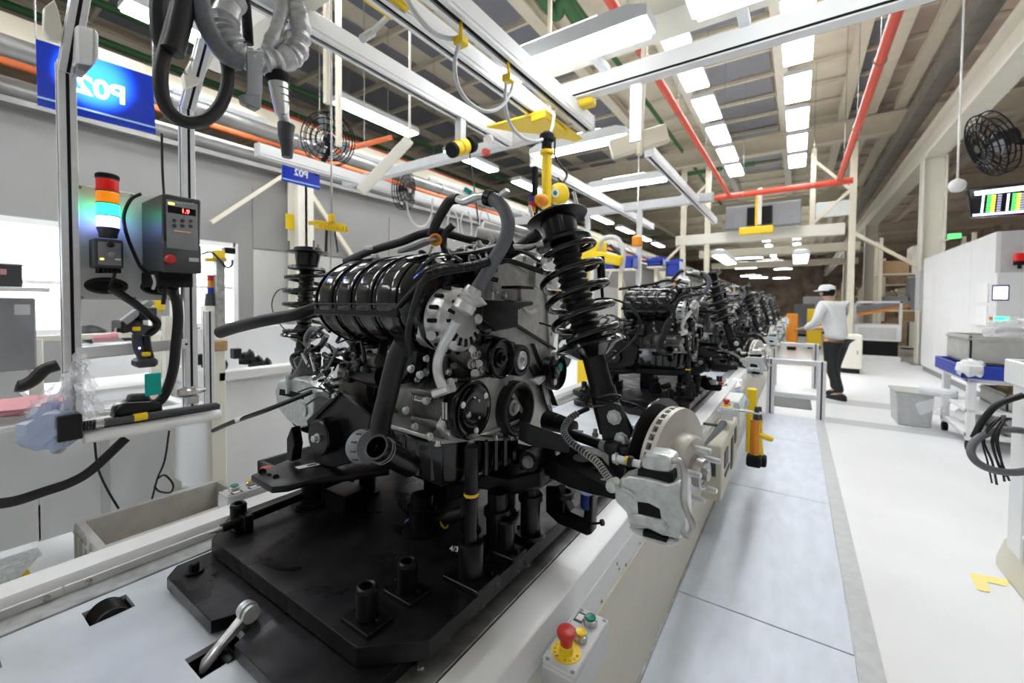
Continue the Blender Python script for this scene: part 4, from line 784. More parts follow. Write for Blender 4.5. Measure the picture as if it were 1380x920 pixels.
    obj('caliper_ridge', G().tube(PP([(838,658),(850,664),(856,670)], y=cy0-.002), .0045, 8), 'zinc', cl)
    obj('bridge_block', G().prism(PP([(863,618),(872,611),(895,614),(907,620),(905,637),(896,640),(880,636),(864,632)], y=cy0+.012), (0,.05,0)), 'zinc', cl, bev=.004)
    obj('pad_gap', G().prism(PP([(860,632),(907,638),(908,655),(858,646)], y=cy0+.008), (0,.03,0)), 'slot', cl)
    obj('guide_pin', G().cyl(P(832,618,y=cy0+.02),P(864,626,y=cy0+.02),.0075), 'zinc', cl); obj('pin_boot', G().cyl(P(847,621,y=cy0+.02),P(853,623,y=cy0+.02),.0105), 'rubber', cl); bolt(cl, P(832,618,y=cy0+.02), -X-Z*.2, .009, .008, 'zinc'); obj('yellow_tag', G().cyl(P(843,620,y=cy0+.02),P(846,621,y=cy0+.02),.0085), 'yellow', cl)
    obj('retaining_clip', G().tube(PP([(905,620),(917,622),(922,634),(922,652),(921,672),(926,690),(933,705),(933,716),(926,722),(918,714)], y=cy0-.004), .004, 8, 7, 1.4), 'steel', cl, smooth=60)
    obj('lower_bracket', G().prism(PP([(846,709),(868,716),(893,724),(916,731),(908,738),(890,735),(868,726),(850,716)], y=cy0+.008), (0,.05,0)), 'zinc', cl, bev=.003); obj('pad_end', G().prism(PP([(866,716),(900,726),(898,731),(866,722)], y=cy0+.004), (0,.05,0)), 'slot', cl)
    obj('bleed_fitting', G().lathe(P(826,652,y=cy0), P(838,640,y=cy0-.02)-P(826,652,y=cy0), [(0,.010),(.008,.010),(.008,.007),(.018,.007),(.018,0)], 10), 'zinc', cl); bolt(cl, P(826,654,y=cy0-.005), -Y, .010, .012, 'zinc')
    obj('brake_hose', G().tube([P(793,550,y=.90),P(780,556,y=.88),P(766,566,y=.85),P(760,580,y=.82),P(768,594,y=.80),P(786,608,y=.785),P(804,622,y=.775),P(816,638,y=.765),P(826,652,y=.76)], lambda t: .0056, 10, 8), 'rubber', E, smooth=60)
    bh = crom([P(793,550,y=.90),P(780,556,y=.88),P(766,566,y=.85),P(760,580,y=.82),P(768,594,y=.80),P(786,608,y=.785),P(804,622,y=.775),P(816,638,y=.765),P(826,652,y=.76)], 5); hp = bpy.data.objects[bpy.data.objects.find('brake_hose')]
    hp = [o for o in E.children if o.name.startswith('brake_hose')][0]
    for i in range(6, len(bh)-2): obj('guard_coil', G().torus(bh[i], bh[i+1]-bh[i-1], .0066, .0016, 14, 6), 'grey' if i < 26 else 'cast', hp)
    obj('speed_sensor_lead', G().tube([P(727,375+60,y=.98),P(760,440,y=.98),P(790,410,y=1.0),P(815,402,y=1.0),P(845,410,y=1.0),P(862,430,y=1.0),P(858,452,y=.98),P(838,470,y=.95),P(815,490,y=.93),P(795,520,y=.92),P(790,545,y=.9)], .0028, 8), 'rubber', E)
    obj('sensor_wire', G().tube([P(838,540,y=.92),P(858,546,y=.93),P(872,556,y=.95),P(885,575,y=.95)], .0022, 6), 'rubber', E)
    lead = obj('plug_lead', G().cyl(P(812,402,y=1.02),P(810,368,y=1.02),.004), 'black', E); obj('plug_body', G().cyl(P(811,382,y=1.02),P(809,346,y=1.02),.0105), 'black', lead)
    # ---- left brake seen from inside
    C2 = V((-1.70,AX,.965)); C2 = P(424,548,y=.98); obj('brake_rotor', G().lathe(C2, X, [(0,.0),(0,.105),(.02,.105),(.02,.0)], 40), 'gloss', E)
    c2 = obj('caliper', G().loft([[p+(c_-p)*k+V((0,yy,0)) for p in bd] for bd in [PP([(374,513),(392,509),(414,514),(422,530),(422,556),(414,572),(402,577),(386,566),(372,548),(369,526)], y=.80)] for c_ in [sum(bd, V())/len(bd)] for k, yy in ((.06,0),(0,.008),(0,.06))]), 'zinc', E, bev=.003)
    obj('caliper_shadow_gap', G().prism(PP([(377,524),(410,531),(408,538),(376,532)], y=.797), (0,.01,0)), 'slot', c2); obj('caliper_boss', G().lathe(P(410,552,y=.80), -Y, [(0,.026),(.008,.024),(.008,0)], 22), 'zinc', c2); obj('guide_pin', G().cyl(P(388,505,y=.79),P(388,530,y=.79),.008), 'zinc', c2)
    obj('left_knuckle', G().bb(-1.66,-1.56,.88,.97,.93,1.08), 'satin', E, bev=.012); obj('drive_shaft', G().cyl((-1.62,.93,1.0),(-1.28,.93,1.05),.014), 'satin', E)
    obj('left_wire', G().tube([P(386,388,y=.93),P(374,392,y=.93),P(367,405,y=.93),P(368,420,y=.93),P(380,440,y=.92),P(395,452,y=.9),P(418,470,y=.85)], .0025, 6), 'rubber', E)
    obj('arch_plate', G().prism(PP([(395,485),(410,470),(425,480),(425,505),(390,510)], y=.86), (0,.02,0)), 'black', E, bev=.004)
    return E
engine = make_engine()
# further modules down the line, each on its own pallet
LAB = ['blurred engine with struts on the second pallet, behind the front brake disc', 'distant engine on the third pallet, past the blue film bag', 'far engine on the fourth pallet along the conveyor', 'farthest engine at the end of the row of pallets', 'tiny last engine before the far gantry']
for k, lab in enumerate(LAB):
    dy = 2.26*(k+1); copy_tree(engine, (0,dy,0), None, lab); copy_tree(pallet, (0,dy,0), None, lab.replace('engine with struts on', 'black pallet plate,').replace('engine on', 'black pallet plate,').replace('engine at', 'black pallet at').replace('engine before', 'black pallet before'))
# ================================================================ LEFT WORKSTATION
def face_box(a, b, x, depth):
    """box whose +X face fills the pixel rectangle a..b at plane x"""
    p, q = P(*a, x=x), P(*b, x=x); return G().bb(x-depth, x, min(p.y,q.y), max(p.y,q.y), min(p.z,q.z), max(p.z,q.z))
def profile(a, b, s=.06, g=None):
    """slotted aluminium profile from a to b: body plus dark slot strips on the sides"""
    a, b = V(a), V(b); d = (b-a).normalized(); up = X if abs(d.x) < .9 else Z
    return a, b, up
def alu_bar(parent, name, a, b, s=.06, up=X):
    a, b = V(a), V(b); o = obj(name, G().bar(a, b, s, s, up), 'alu', parent, bev=.003)
    d = (b-a).normalized(); u = V(up); sd = d.cross(u).normalized(); u = sd.cross(d)
    for n_ in (u, -u, sd, -sd): obj('groove', G().bar(a+n_*(s/2-.0015)+d*.001, b+n_*(s/2-.0015)-d*.001, *( (s*.2, .004) if abs(n_.dot(u)) > .5 else (.004, s*.2)), up), 'slot', o)
    return o
WB = -2.8; y1, y2 = .476, .936
ws = thing('workstation_frame', 'aluminium profile workstation frame with pale instrument panel and white roller', 'workstation', (WB, .7, 0))
alu_bar(ws, 'post', (WB, y1, .76), (WB, y1, 2.44)); alu_bar(ws, 'post', (WB, y2, .76), (WB, y2, 2.42)); alu_bar(ws, 'post', (WB-.02, y2+.1, .76), (WB-.02, y2+.1, 1.3), .045)
alu_bar(ws, 'brace', P(90,98,x=-2.75), P(112,-25,x=-2.62), .06); alu_bar(ws, 'brace', P(252,146,x=-2.75), P(276,55,x=-2.6), .06)
p0, p1 = P(101,247,x=-2.83), P(249,405,x=-2.83)
pn = obj('instrument_panel', G().bb(-2.845,-2.83,y1+.03,y2-.03,p1.z,p0.z), 'panel', ws, bev=.002)
for a in ((107,252),(178,263),(110,401),(181,402)): bolt(pn, P(*a,x=-2.829), X, .006, .003, 'grey')
for a in ((144,385),(215,387)):
    c = P(*a, x=-2.829); ring = [c+V((.0,.072*math.cos(t)*(1 if abs(math.cos(t)) < .5 else 1),.032*math.sin(t))) for t in [2*math.pi*k/28 for k in range(28)]]
    obj('grommet', G().tube(ring+[ring[0]], .010, 8, smooth=False), 'rubber', pn); obj('cable_hole', G().prism(ring, (.002,0,0)), 'slot', pn)
alu_bar(ws, 'cross_bar', P(103,478,x=-2.78), P(251,463,x=-2.78), .05); obj('white_cover', G().bar(P(104,476,x=-2.752), P(249,462.5,x=-2.752), .004, .05), 'white', ws)
obj('white_roller', G().tube([P(112,590,x=-2.62), P(296,558,x=-2.62)], .028, 16, smooth=False), 'white', ws); obj('dark_rail', G().bar(P(84,578,x=-2.66), P(294,547,x=-2.66), .06, .035), 'dgrey', ws, bev=.004)
obj('shelf', G().bb(-2.95,-2.66,.44,1.04,.735,.76).bb(-3.36,-2.95,.46,.5,.735,.755).bb(-3.36,-2.95,.95,1.0,.735,.755), 'whitem', ws, bev=.004)
obj('top_bracket', G().prism(PP([(243,105),(262,70),(272,40),(281,46),(276,75),(283,66),(290,72),(262,118),(246,122)], x=-2.7), (.05,0,0)), 'cream2', ws, bev=.004)
obj('top_bracket', G().prism(PP([(57,15),(70,5),(76,20),(82,45),(80,60),(62,55),(56,45)], x=-2.72), (.05,0,0)), 'cream2', ws, bev=.004)
for a in ((250,98),(258,80),(268,60),(275,52),(270,86),(280,74)): bolt(ws, P(*a,x=-2.64), X, .008, .008, 'steel')
# head box with brass ring on the left end of the rail, brass-banded rod
tl = thing('nutrunner', 'long dark tool bar with square head and gold band lying on the white roller', 'tool', P(95,580,x=-2.6)); obj('head_block', face_box((77,562),(112,591),-2.57,.06), 'satin', tl, bev=.004)
obj('shaft', G().tube([P(112,574,x=-2.6),P(292,546,x=-2.6)], .016, 12, smooth=False), 'dgrey', tl); obj('gold_band', G().tube([P(180,563,x=-2.6),P(198,560,x=-2.6)], .0185, 12, smooth=False), 'yellow', tl); obj('silver_collar', G().tube([P(128,571,x=-2.6),P(139,570,x=-2.6)], .021, 12, smooth=False), 'steel', tl)
for k in range(4): obj('ring', G().torus(P(114+k*4,574-k*.6,x=-2.6), Y, .019, .004, 14, 6), 'black', tl)
# signal tower on its small control box
st = thing('signal_tower', 'four-colour signal light tower lit green and blue on its dark control box', 'signal light', P(147,365,x=-2.76))
obj('control_case', face_box((127,320),(167,362),-2.72,.10), 'dgrey', st, bev=.006); obj('case_face', face_box((132,325),(164,358),-2.716,.005), 'grey', st, bev=.002)
for a, m in (((149,330),'black'),((150,343),'yellowp')):
    obj('knob', G().lathe(P(*a,x=-2.716), X, [(0,.013),(.014,.012),(.016,.009),(.016,0)], 18), 'black' if m == 'black' else 'rail', st)
obj('case_label', face_box((135,347.5),(140,350),-2.7155,.001), 'e_yel', st); obj('case_label', face_box((155,348),(163,351),-2.7155,.001), 'paper', st)
for k in range(5): obj('cable_gland', G().cyl(P(132+k*7,361,x=-2.75),P(132+k*7,368,x=-2.75),.009), 'black', st)
b0, t0 = P(146,320,x=-2.76), P(146,238,x=-2.76); H = t0.z-b0.z; r = .042
obj('tower_base', G().lathe(b0, Z, [(0,r*.8),(.02,r*.85),(.04,r),(H*.16,r),(H*.16,0)], 24), 'dgrey', st)
for k, m in enumerate(('e_blue','e_green','e_amber','e_red')):
    h0 = H*(.16+.2*k); l = obj('lens', G().lathe(b0+Z*h0, Z, [(0,0),(0,r)]+[(H*.2*.9*j/6, r*(1 if j % 2 else .975)) for j in range(7)]+[(H*.19,0)], 24), m, st); obj('lens_ring', G().cyl(b0+Z*(h0+H*.185), b0+Z*(h0+H*.2), r*1.03, n=24), 'dgrey', l)
obj('tower_cap', G().lathe(b0+Z*(H*.96), Z, [(0,r*1.05),(.016,r*1.05),(.022,r*.9),(.022,0)], 24), 'slot', st)
# tool controller
ct = thing('tool_controller', 'dark grey tool controller box with red digits beside the signal tower', 'controller', P(230,365,x=-2.66))
f = -2.50; q0, q1 = P(219,260,x=f), P(272,364,x=f)
obj('housing', G().prism([V((-2.8,q0.y,q0.z-.005)),V((-2.8,q0.y,q1.z)),V((f,q0.y,q1.z-.02)),V((f,q0.y,q1.z+.12)),V((f-.015,q0.y,q1.z+.13)),V((f-.0,q0.y,q0.z))], (0,q1.y-q0.y,0)), 'dgrey', ct, bev=.006)
obj('face_plate', face_box((224,268),(267,338),f+.003,.006), 'grey', ct, bev=.002); obj('display', face_box((226,276.5),(264,291.5),f+.004,.002), 'dark', ct)
xd, yd = V((0,1,-.08)), Z
text_mesh('digits', '1.9', .028, 'e_led', P(250,285,x=f+.005), xd, yd, ct, .0004, bold=True)
for a, m, w_ in (((231,274),'e_yel',.018),): obj('status_light', face_box((227,272),(235,276),f+.0045,.001), m, ct)
obj('logo_strip', face_box((235,310.5),(257,313.5),f+.0045,.001), 'ampinfo', ct)
for i in range(2):
    for k in range(3): obj('key', G().lathe(P(235+k*11,297+i*7+k*.4,x=f+.003), X, [(0,.0085),(.003,.0085),(.004,.007),(.004,0)], 14), 'dgrey', ct)
for k in range(5): obj('legend_print', face_box((238+k*5,272.5+k*.3),(241+k*5,274+k*.3),f+.0045,.0006), 'lightgrey', ct)
kb = obj('rotary_switch', G().lathe(P(229,349,x=f+.0), X, [(0,.022),(.008,.022),(.02,.017),(.022,0)], 20), 'redp', ct); obj('badge', face_box((255,347),(268,353),f+.004,.003), 'lightgrey', ct)
obj('lower_housing', G().bb(-2.82,-2.58,q0.y,q1.y-.01,q1.z-.085,q1.z-.01), 'slot', ct, bev=.004)
def cable(pts, r, label, m='rubber', n=8): o = obj('cable', G().tube(pts, r, n), m, base=pts[0], smooth=60); return tag(o, label, 'cable')
cable(PP([(148,388),(165,398),(190,415),(208,430),(212,437),(206,446),(195,452)], x=-2.72), .018, 'thick black sleeve running from panel hole to the hand scanner')
cable(PP([(213,388),(228,390),(237,402),(240,430),(237,465),(233,500),(220,535),(200,550)], x=-2.7), .024, 'thick black cable trunk hanging behind the white cross bar'); cable(PP([(203,372),(190,360),(180,340),(172,320),(167,300),(168,285),(177,268),(190,261)], x=-2.75), .008, 'thin looped cable between signal tower and controller'); cable(PP([(218,180),(219,230),(221,262)], x=-2.85), .006, 'thin cord hanging down behind the controller'); cable(PP([(206,370),(209,380),(206,390)], x=-2.6), .007, 'short grey lead under the controller', 'lightgrey'); cable(PP([(222,368),(222,390),(220,410)], x=-2.62), .01, 'black drop cable below the controller')
cable(PP([(155,366),(153,374),(148,386)], x=-2.73), .006, 'short lead from signal tower box to panel hole')
cable(PP([(170,590),(125,632),(95,650),(60,662),(20,675),(-15,680)], x=-2.75), .022, 'thick black tube sagging under the roller across the cabinet'); cable(PP([(228,580),(222,620),(212,645),(205,672)], x=-2.85), .005, 'thin cord dropping from roller to crate'); cable(PP([(212,645),(222,640),(233,652),(230,663),(215,662),(208,655)], x=-2.85), .005, 'small coiled loop of thin cord above the crate'); cable(PP([(127,590),(132,630),(145,660),(160,685)], x=-2.85), .005, 'thin black cord hanging left of the crate')
# hand scanner
sc = thing('barcode_scanner', 'black and yellow hand scanner hanging at the white cross bar', 'scanner', P(190,460,x=-2.7)); obj('head', G().loft([[P(a+dx,b+dy,x=xx) for xx,dx,dy in ((-2.74,-w_,-h_),(-2.64,-w_,-h_),(-2.64,w_,h_),(-2.74,w_,h_))] for a,b,w_,h_ in ((180,440,5,-6),(190,446,6,-8),(200,445,6,-6),(206,441,5,-3))]), 'dgrey', sc, bev=.006)
obj('grip', G().tube(PP([(185,450),(186,465),(192,480),(198,488)], x=-2.7), .022, 10), 'dgrey', sc); obj('handle_front', G().tube(PP([(197,452),(199,468),(203,482)], x=-2.69), .016, 10), 'rubber', sc); obj('yellow_trim', G().box(P(184,443,x=-2.63), (.012,.03,.02)), 'yellow', sc, bev=.003); obj('yellow_base', G().box(P(197,477,x=-2.65), (.03,.03,.02)), 'yellow', sc, bev=.004); obj('blue_led', G().sph(P(188,469,x=-2.665), .005, 8, 6), 'e_blue', sc); obj('cradle', G().box(P(195,488,x=-2.72), (.1,.085,.045)), 'dgrey', sc, bev=.012)
tag(obj('hanging_tag', face_box((195,504),(218,531),-2.62,.006), 'teal', base=P(206,531,x=-2.62), bev=.004), 'teal green tag hanging beside the hand scanner', 'tag')
tg = thing('tool_case', 'black moulded tool lying on the workstation shelf', 'tool', P(182,560,x=-2.7)); obj('case', G().prism(PP([(146,562),(150,545),(165,538),(205,536),(212,545),(210,556),(180,562)], x=-2.72), (.09,0,0)), 'black', tg, bev=.01); obj('case_lid', G().prism(PP([(168,540),(172,530),(196,529),(200,537)], x=-2.70), (.05,0,0)), 'dgrey', tg, bev=.006); obj('stripe', G().bar(P(165,543,x=-2.628),P(203,541,x=-2.628),.003,.004), 'grey', tg)
tag(obj('nozzle', G().lathe(P(240,530,x=-2.66), Y, [(0,.02),(.03,.03),(.05,.022),(.07,.03),(.09,.016),(.12,.012),(.12,0)], 14).box(P(258,538,x=-2.66),(.05,.05,.04)), 'steel', base=P(240,540,x=-2.66)), 'shiny steel fitting at the foot of the right frame post', 'fitting')
# film bag, pink bundle and table at far left
def crumple(c, s, n=10, m=14, amp=.22, seed=1, stretch=None):
    rnd = random.Random(seed); g = G(); g.sph((0,0,0), 1, m, n); vs = []
    for v in g.v:
        v = V(v); k = 1+amp*(rnd.random()-.5)*2; vs.append(V(c)+V((v.x*s[0]*k, v.y*s[1]*k, v.z*s[2]*k)))
    g.v = [tuple(v) for v in vs]; return g
def film(corners, x, seed, nu=14, nv=14, amp=.022):
    rnd = random.Random(seed); A_, B_, C_, D_ = corners; vs = []; fs = []
    for i in range(nu+1):
        for j in range(nv+1):
            u, v = i/nu, j/nv; px = (A_[0]*(1-u)+B_[0]*u)*(1-v)+(D_[0]*(1-u)+C_[0]*u)*v; py = (A_[1]*(1-u)+B_[1]*u)*(1-v)+(D_[1]*(1-u)+C_[1]*u)*v
            vs.append(P(px, py, x=x)+V((rnd.uniform(-1,1)*amp+.05*math.sin(u*9+seed), rnd.uniform(-1,1)*amp*.5, rnd.uniform(-1,1)*amp*.5)))
    for i in range(nu):
        for j in range(nv): a = i*(nv+1)+j; fs.append((a, a+1, a+nv+2, a+nv+1))
    return G().add(vs, fs)
for k, (q, lab) in enumerate(((((100,478),(118,478),(142,560),(80,560)),'crumpled clear plastic film draped down the left frame post'),(((96,500),(112,498),(60,562),(28,560)),'clear plastic film stretched from post to the pink bundle'))):
    tag(obj('film_sheet', film(q, -2.58-.1*k, 3+k), 'bag', base=P(q[2][0], q[2][1], x=-2.6), smooth=0), lab, 'film')
tag(obj('blue_film', crumple(P(68,575,x=-2.65), (.08,.09,.10), seed=4), 'bluebag', base=P(68,590,x=-2.65), smooth=0), 'pale blue plastic film hanging over the table edge', 'film'); tag(obj('pink_bundle', crumple(P(20,548,x=-2.95), (.15,.22,.035), seed=5, amp=.12), 'pink', base=P(20,560,x=-2.95)), 'pink wrapped bundle on the white table', 'bundle')
tb = thing('work_table', 'white table with pale panelled front under the pink bundle', 'table', (-3.1,.0,0)); zt = P(20,572,x=-2.8).z
obj('top', G().bb(-3.55,-2.78,-1.4,.43,zt-.03,zt), 'white', tb, bev=.004)
obj('front_panel', G().loft([[V((-3.36+dx,yy,z)) for yy in (-1.4,.44)]+[V((-3.4+dx,yy,z)) for yy in (.44,-1.4)] for z, dx in ((.06,.0),(.25,.0),(.5,.02),(zt-.03,.05))]), 'whitem', tb, smooth=60)
obj('grommet', G().lathe(P(78,603,x=-2.97), X, [(0,.03),(.006,.03),(.008,.02),(.003,.012),(.003,0)], 18), 'rail', tb); obj('side_panel', G().bb(-3.38,-3.36,.43,1.02,.05,.72), 'whitem', tb, bev=.003); obj('panel_seam', G().bb(-3.36,-3.352,.68,.72,.05,.70), 'lightgrey', tb)
cs = thing('caster_trolley', 'yellow trolley wheel with zinc fork on the floor by the conveyor', 'wheel', (-2.93,.27,0)); obj('wheel', G().lathe((-2.955,.27,.078), X, [(0,.03),(0,.07),(.004,.077),(.046,.077),(.05,.07),(.05,.03)], 30), 'yellow', cs); obj('hub', G().lathe((-2.96,.27,.078), X, [(0,0),(0,.04),(.06,.04),(.062,.03),(.062,0)], 20), 'slot', cs); obj('fork', G().prism([(-2.9,.25,.07),(-2.9,.29,.07),(-2.9,.37,.16),(-2.9,.25,.17)], (.006,0,0)).bb(-2.98,-2.88,.25,.38,.165,.175), 'zinc', cs, bev=.002)
# grey crate on the floor
X0,X1,YA,YB,ZT = -2.86,-2.46,.49,1.10,.285
cr = thing('storage_crate', 'grey ribbed plastic crate standing on the floor between conveyor and workstation', 'crate', (-2.66,.8,0)); i = .025
obj('body', G().add([(X0,YA,.01),(X1,YA,.01),(X1,YB,.01),(X0,YB,.01),(X0-.005,YA-.005,ZT),(X1+.005,YA-.005,ZT),(X1+.005,YB+.005,ZT),(X0-.005,YB+.005,ZT),(X0+i,YA+i,ZT),(X1-i,YA+i,ZT),(X1-i,YB-i,ZT),(X0+i,YB-i,ZT),(X0+i+.01,YA+i+.01,.03),(X1-i-.01,YA+i+.01,.03),(X1-i-.01,YB-i-.01,.03),(X0+i+.01,YB-i-.01,.03)], [(0,3,2,1),(0,1,5,4),(1,2,6,5),(2,3,7,6),(3,0,4,7),(4,5,9,8),(5,6,10,9),(6,7,11,10),(7,4,8,11),(8,9,13,12),(9,10,14,13),(10,11,15,14),(11,8,12,15),(12,13,14,15)]), 'cratem', cr, bev=.002)
obj('rim', G().bb(X0-.012,X1+.012,YA-.012,YA-.004,ZT-.05,ZT-.043).bb(X1+.004,X1+.012,YA-.012,YB+.012,ZT-.05,ZT-.043), 'cratem', cr)
for k in range(7): obj('rib', G().bb(X1+.002,X1+.012,YA+.02+k*.095-.004,YA+.02+k*.095+.004,.03,ZT-.002), 'cratem', cr)
for k in range(5): obj('rib', G().bb(X0+.02+k*.09-.004,X0+.02+k*.09+.004,YA-.012,YA-.002,.03,ZT-.002), 'cratem', cr)
obj('cardboard_liner', G().bb(X0+.04,X1-.04,YA+.04,YB-.04,.031,.05), 'wood', cr)
# white parts bin right of the workstation
pb = thing('parts_bin', 'large white parts bin with a cream corner post and black castings inside', 'bin', (-3.3,1.6,0)); zb = P(310,505,x=-2.9).z
obj('front_wall', G().bb(-2.93,-2.9,1.12,2.5,.1,zb), 'whitem', pb, bev=.004); obj('top_rail', G().bb(-2.95,-2.86,1.1,2.5,zb-.03,zb+.03), 'white', pb, bev=.006); obj('back_wall', G().bb(-3.7,-3.67,1.12,2.5,.1,zb+.25), 'whitem', pb); obj('side_wall', G().bb(-3.7,-2.93,1.12,1.15,.1,zb), 'whitem', pb); obj('end_wall', G().bb(-3.7,-2.9,2.47,2.5,.1,zb+.2), 'whitem', pb); obj('bin_floor', G().bb(-3.7,-2.93,1.12,2.5,zb-.12,zb-.1), 'lightgrey', pb)
obj('corner_post', G().bb(-2.93,-2.86,1.06,1.14,0,P(296,460,x=-2.9).z), 'cream2', pb, bev=.004); obj('post_cap', G().bb(-2.94,-2.85,1.05,1.15,P(296,472,x=-2.9).z,P(296,460,x=-2.9).z+.01), 'wood', pb, bev=.006); obj('rear_post', G().bb(-3.72,-3.64,1.08,1.16,0,1.25), 'cream2', pb)
for k,(a,b) in enumerate(((323,482),(335,490),(347,493),(275,490),(285,494))): tag(obj('casting', G().lathe(P(a,b,x=-3.2), V((.3,1,.2)), [(0,.02),(.03,.035),(.05,.03),(.07,.05),(.09,.02),(.09,0)], 12).box(P(a-5,b-6,x=-3.2), (.06,.05,.07), .4*k), 'satin', base=P(a,b+6,x=-3.2), bev=.004), 'black cast bracket lying in the white parts bin', 'casting', 'castings in the bin')
gb_ = thing('drip_tray', 'dark grey tray between white parts bin and conveyor', 'tray', (-2.2,1.45,0)); obj('tray', G().bb(-2.5,-1.75,1.15,1.7,.35,.37).bb(-2.5,-1.75,1.15,1.17,.37,.46).bb(-1.77,-1.75,1.15,1.7,.37,.46).bb(-2.5,-2.48,1.15,1.7,.37,.46), 'dgrey', gb_); obj('stand', G().bb(-2.45,-1.8,1.2,1.65,0,.35), 'grey', gb_)
# second row of benches by the windows
def cabinet(name, label, x0,x1,y0,y1,h,m, cat='cabinet', drawers=0, z0=0):
    t = thing(name, label, cat, ((x0+x1)/2,(y0+y1)/2,z0)); obj('body', G().bb(x0,x1,y0,y1,z0,h), m, t, bev=.008)
    for k in range(drawers):
        a = z0+(h-z0)*k/drawers; d = obj('door', G().bb(x1,x1+.008,y0+.02,y1-.02,a+.02,a+(h-z0)/drawers-.02), m, t, bev=.003); obj('handle', G().bb(x1+.008,x1+.02,(y0+y1)/2-.06,(y0+y1)/2+.06,a+(h-z0)/drawers-.07,a+(h-z0)/drawers-.055), 'steel', d)
    return t
xg = -3.6; c = cabinet('equipment_box', 'grey sheet-metal equipment box with a paper label by the window', -4.2, xg, -1.0, P(48,400,x=xg).y, P(20,401,x=xg).z, 'grey', 'box', 0, P(20,500,x=xg).z); obj('paper_label', face_box((19,410),(41,424),xg+.002,.002), 'lightgrey', c); obj('stand', G().bb(-4.15,xg-.05,-1,.3,0,P(20,500,x=xg).z), 'rail', c)
zsh = P(40,390,x=-3.55).z; tag(obj('shelf_rail', G().bb(-3.6,-3.53,-1.5,.52,zsh-.012,zsh+.012), 'white', base=(-3.55,0,zsh), bev=.003), 'white rail over the grey equipment box', 'rail')
bn = thing('stacking_bin', 'dark grey stacking bin with red label on the white rail', 'bin', P(15,388,x=-3.6)); obj('bin', face_box((-10,354),(31,388),-3.58,.3), 'dgrey', bn, bev=.008); obj('rim', face_box((-10,354),(32,358),-3.575,.31), 'grey', bn); obj('red_label', face_box((0,362),(9,370),-3.577,.002), 'pink', bn)
cable(PP([(78,492),(60,498),(45,512),(30,520),(22,520)], x=-3.2), .03, 'thick black duct hose curving behind the left frame post')
for k,(x0,x1,ya,yb,h,m,lab) in enumerate(((-5.6,-4.9,.9,2.6,.95,'whitem','low white bench behind the hand scanner'),(-5.95,-5.3,2.9,4.5,1.05,'lightgrey','pale grey bench under the far window wall'),(-5.2,-4.5,3.4,5.2,1.0,'cream2','cream bench with black parts beyond the white bin'),(-5.8,-5.0,5.6,7.6,1.15,'whitem','white rack cabinet further along the left wall'),(-5.6,-4.8,8.2,10.5,1.2,'lightgrey','grey machine base far along the left wall'))):
    t = cabinet('work_bench', lab, x0,x1,ya,yb,h,m,'bench',2)
    for q in range(6):
        u = (q+.5)/6; s = min(.07+.04*random.random(), (yb-ya)/16); tag(obj('loose_part', crumple((x0+.2+(x1-x0-.4)*random.random(), ya+(yb-ya)*u, h+s*.9), (s,s,s*.75), 5, 8, .18, q+9*k), random.choice(['black','satin','rail','cast','grey','yellow']) , base=(x0+.3, ya+u, h)), 'machined part lying on a bench near the left wall', 'part', 'parts on the benches')
sl = thing('signal_tower', 'small red and blue signal lamp on the cream machine post behind the parts bin', 'signal light', P(285,412,x=-3.9)); pz = P(285,412,x=-3.9)
obj('post', G().bb(pz.x-.05,pz.x+.05,pz.y-.06,pz.y+.06,0,pz.z), 'cream2', sl, bev=.005); obj('base', G().cyl(pz,pz+Z*.1,.05,.04), 'dgrey', sl)
for k, m in enumerate(('blue','orange','redp')): obj('lens', G().cyl(pz+Z*(.1+.05*k),pz+Z*(.148+.05*k),.028), m, sl)
fx = thing('yellow_fixture', 'yellow and black clamp fixture sticking out behind the controller', 'fixture', P(295,348,x=-3.85)); obj('block', G().box(P(295,343,x=-3.85),(.08,.06,.07),.3), 'yellow', fx, bev=.006); obj('block_top', G().box(P(308,338,x=-3.85),(.07,.08,.05)), 'black', fx, bev=.006); obj('arm', G().bar(P(276,350,x=-3.85),P(305,350,x=-3.85),.03,.03), 'yellow', fx); obj('lead', G().tube(PP([(272,342),(285,340),(298,352),(305,360),(312,358),(313,350)], x=-3.8), .008, 6), 'rubber', fx); obj('stand', G().bb(P(295,348,x=-3.85).x-.03,P(295,348,x=-3.85).x+.03,P(295,348,x=-3.85).y-.03,P(295,348,x=-3.85).y+.03,0,P(295,350,x=-3.85).z), 'rail', fx)
# hanging signs (the photograph is mirrored, so the lettering is too)
def sign(quad, x, label, txt, tp, size, linepx=None):
    pts = PP(quad, x=x); t = thing('hanging_sign', label, 'sign', pts[3]); n = len(pts)
    obj('board', G().prism(pts, (-.012,0,0)), 'signblue', t); yd = (pts[0]-pts[3]).normalized(); xd = (pts[2]-pts[3]).normalized()
    text_mesh('lettering', txt, size, 'signwhite', P(*tp, x=x+.002), xd, yd, t, .0006, mirror=True, bold=True)
    if linepx: a, b = PP(linepx, x=x+.002); obj('line', G().bar(a, b, .002, .012), 'cyan', t)
    for q in (pts[0], pts[1]): obj('hanger_wire', G().cyl(q, V((q.x, q.y, RZ-.06)), .004, n=6), 'steel', t)
    return t
sign([(48,52),(206,103),(210,181),(51,142)], -4.0, 'large blue hanging sign with white mirrored lettering behind the left post', 'P02', (137,122), .17, [(50,130),(209,172)])
sign([(381,212),(431,222),(431,256),(380,243)], -5.2, 'small blue hanging sign with mirrored P02 by the cage fan', 'P02', (406,234), .12, [(381,240),(431,252)])
bx = thing('work_light', 'white box-shaped work light fixed to the frame post, its spot added to put glare on the blue sign', 'lamp', P(112,93,x=-2.7)); A0 = P(112,62,x=-2.62)
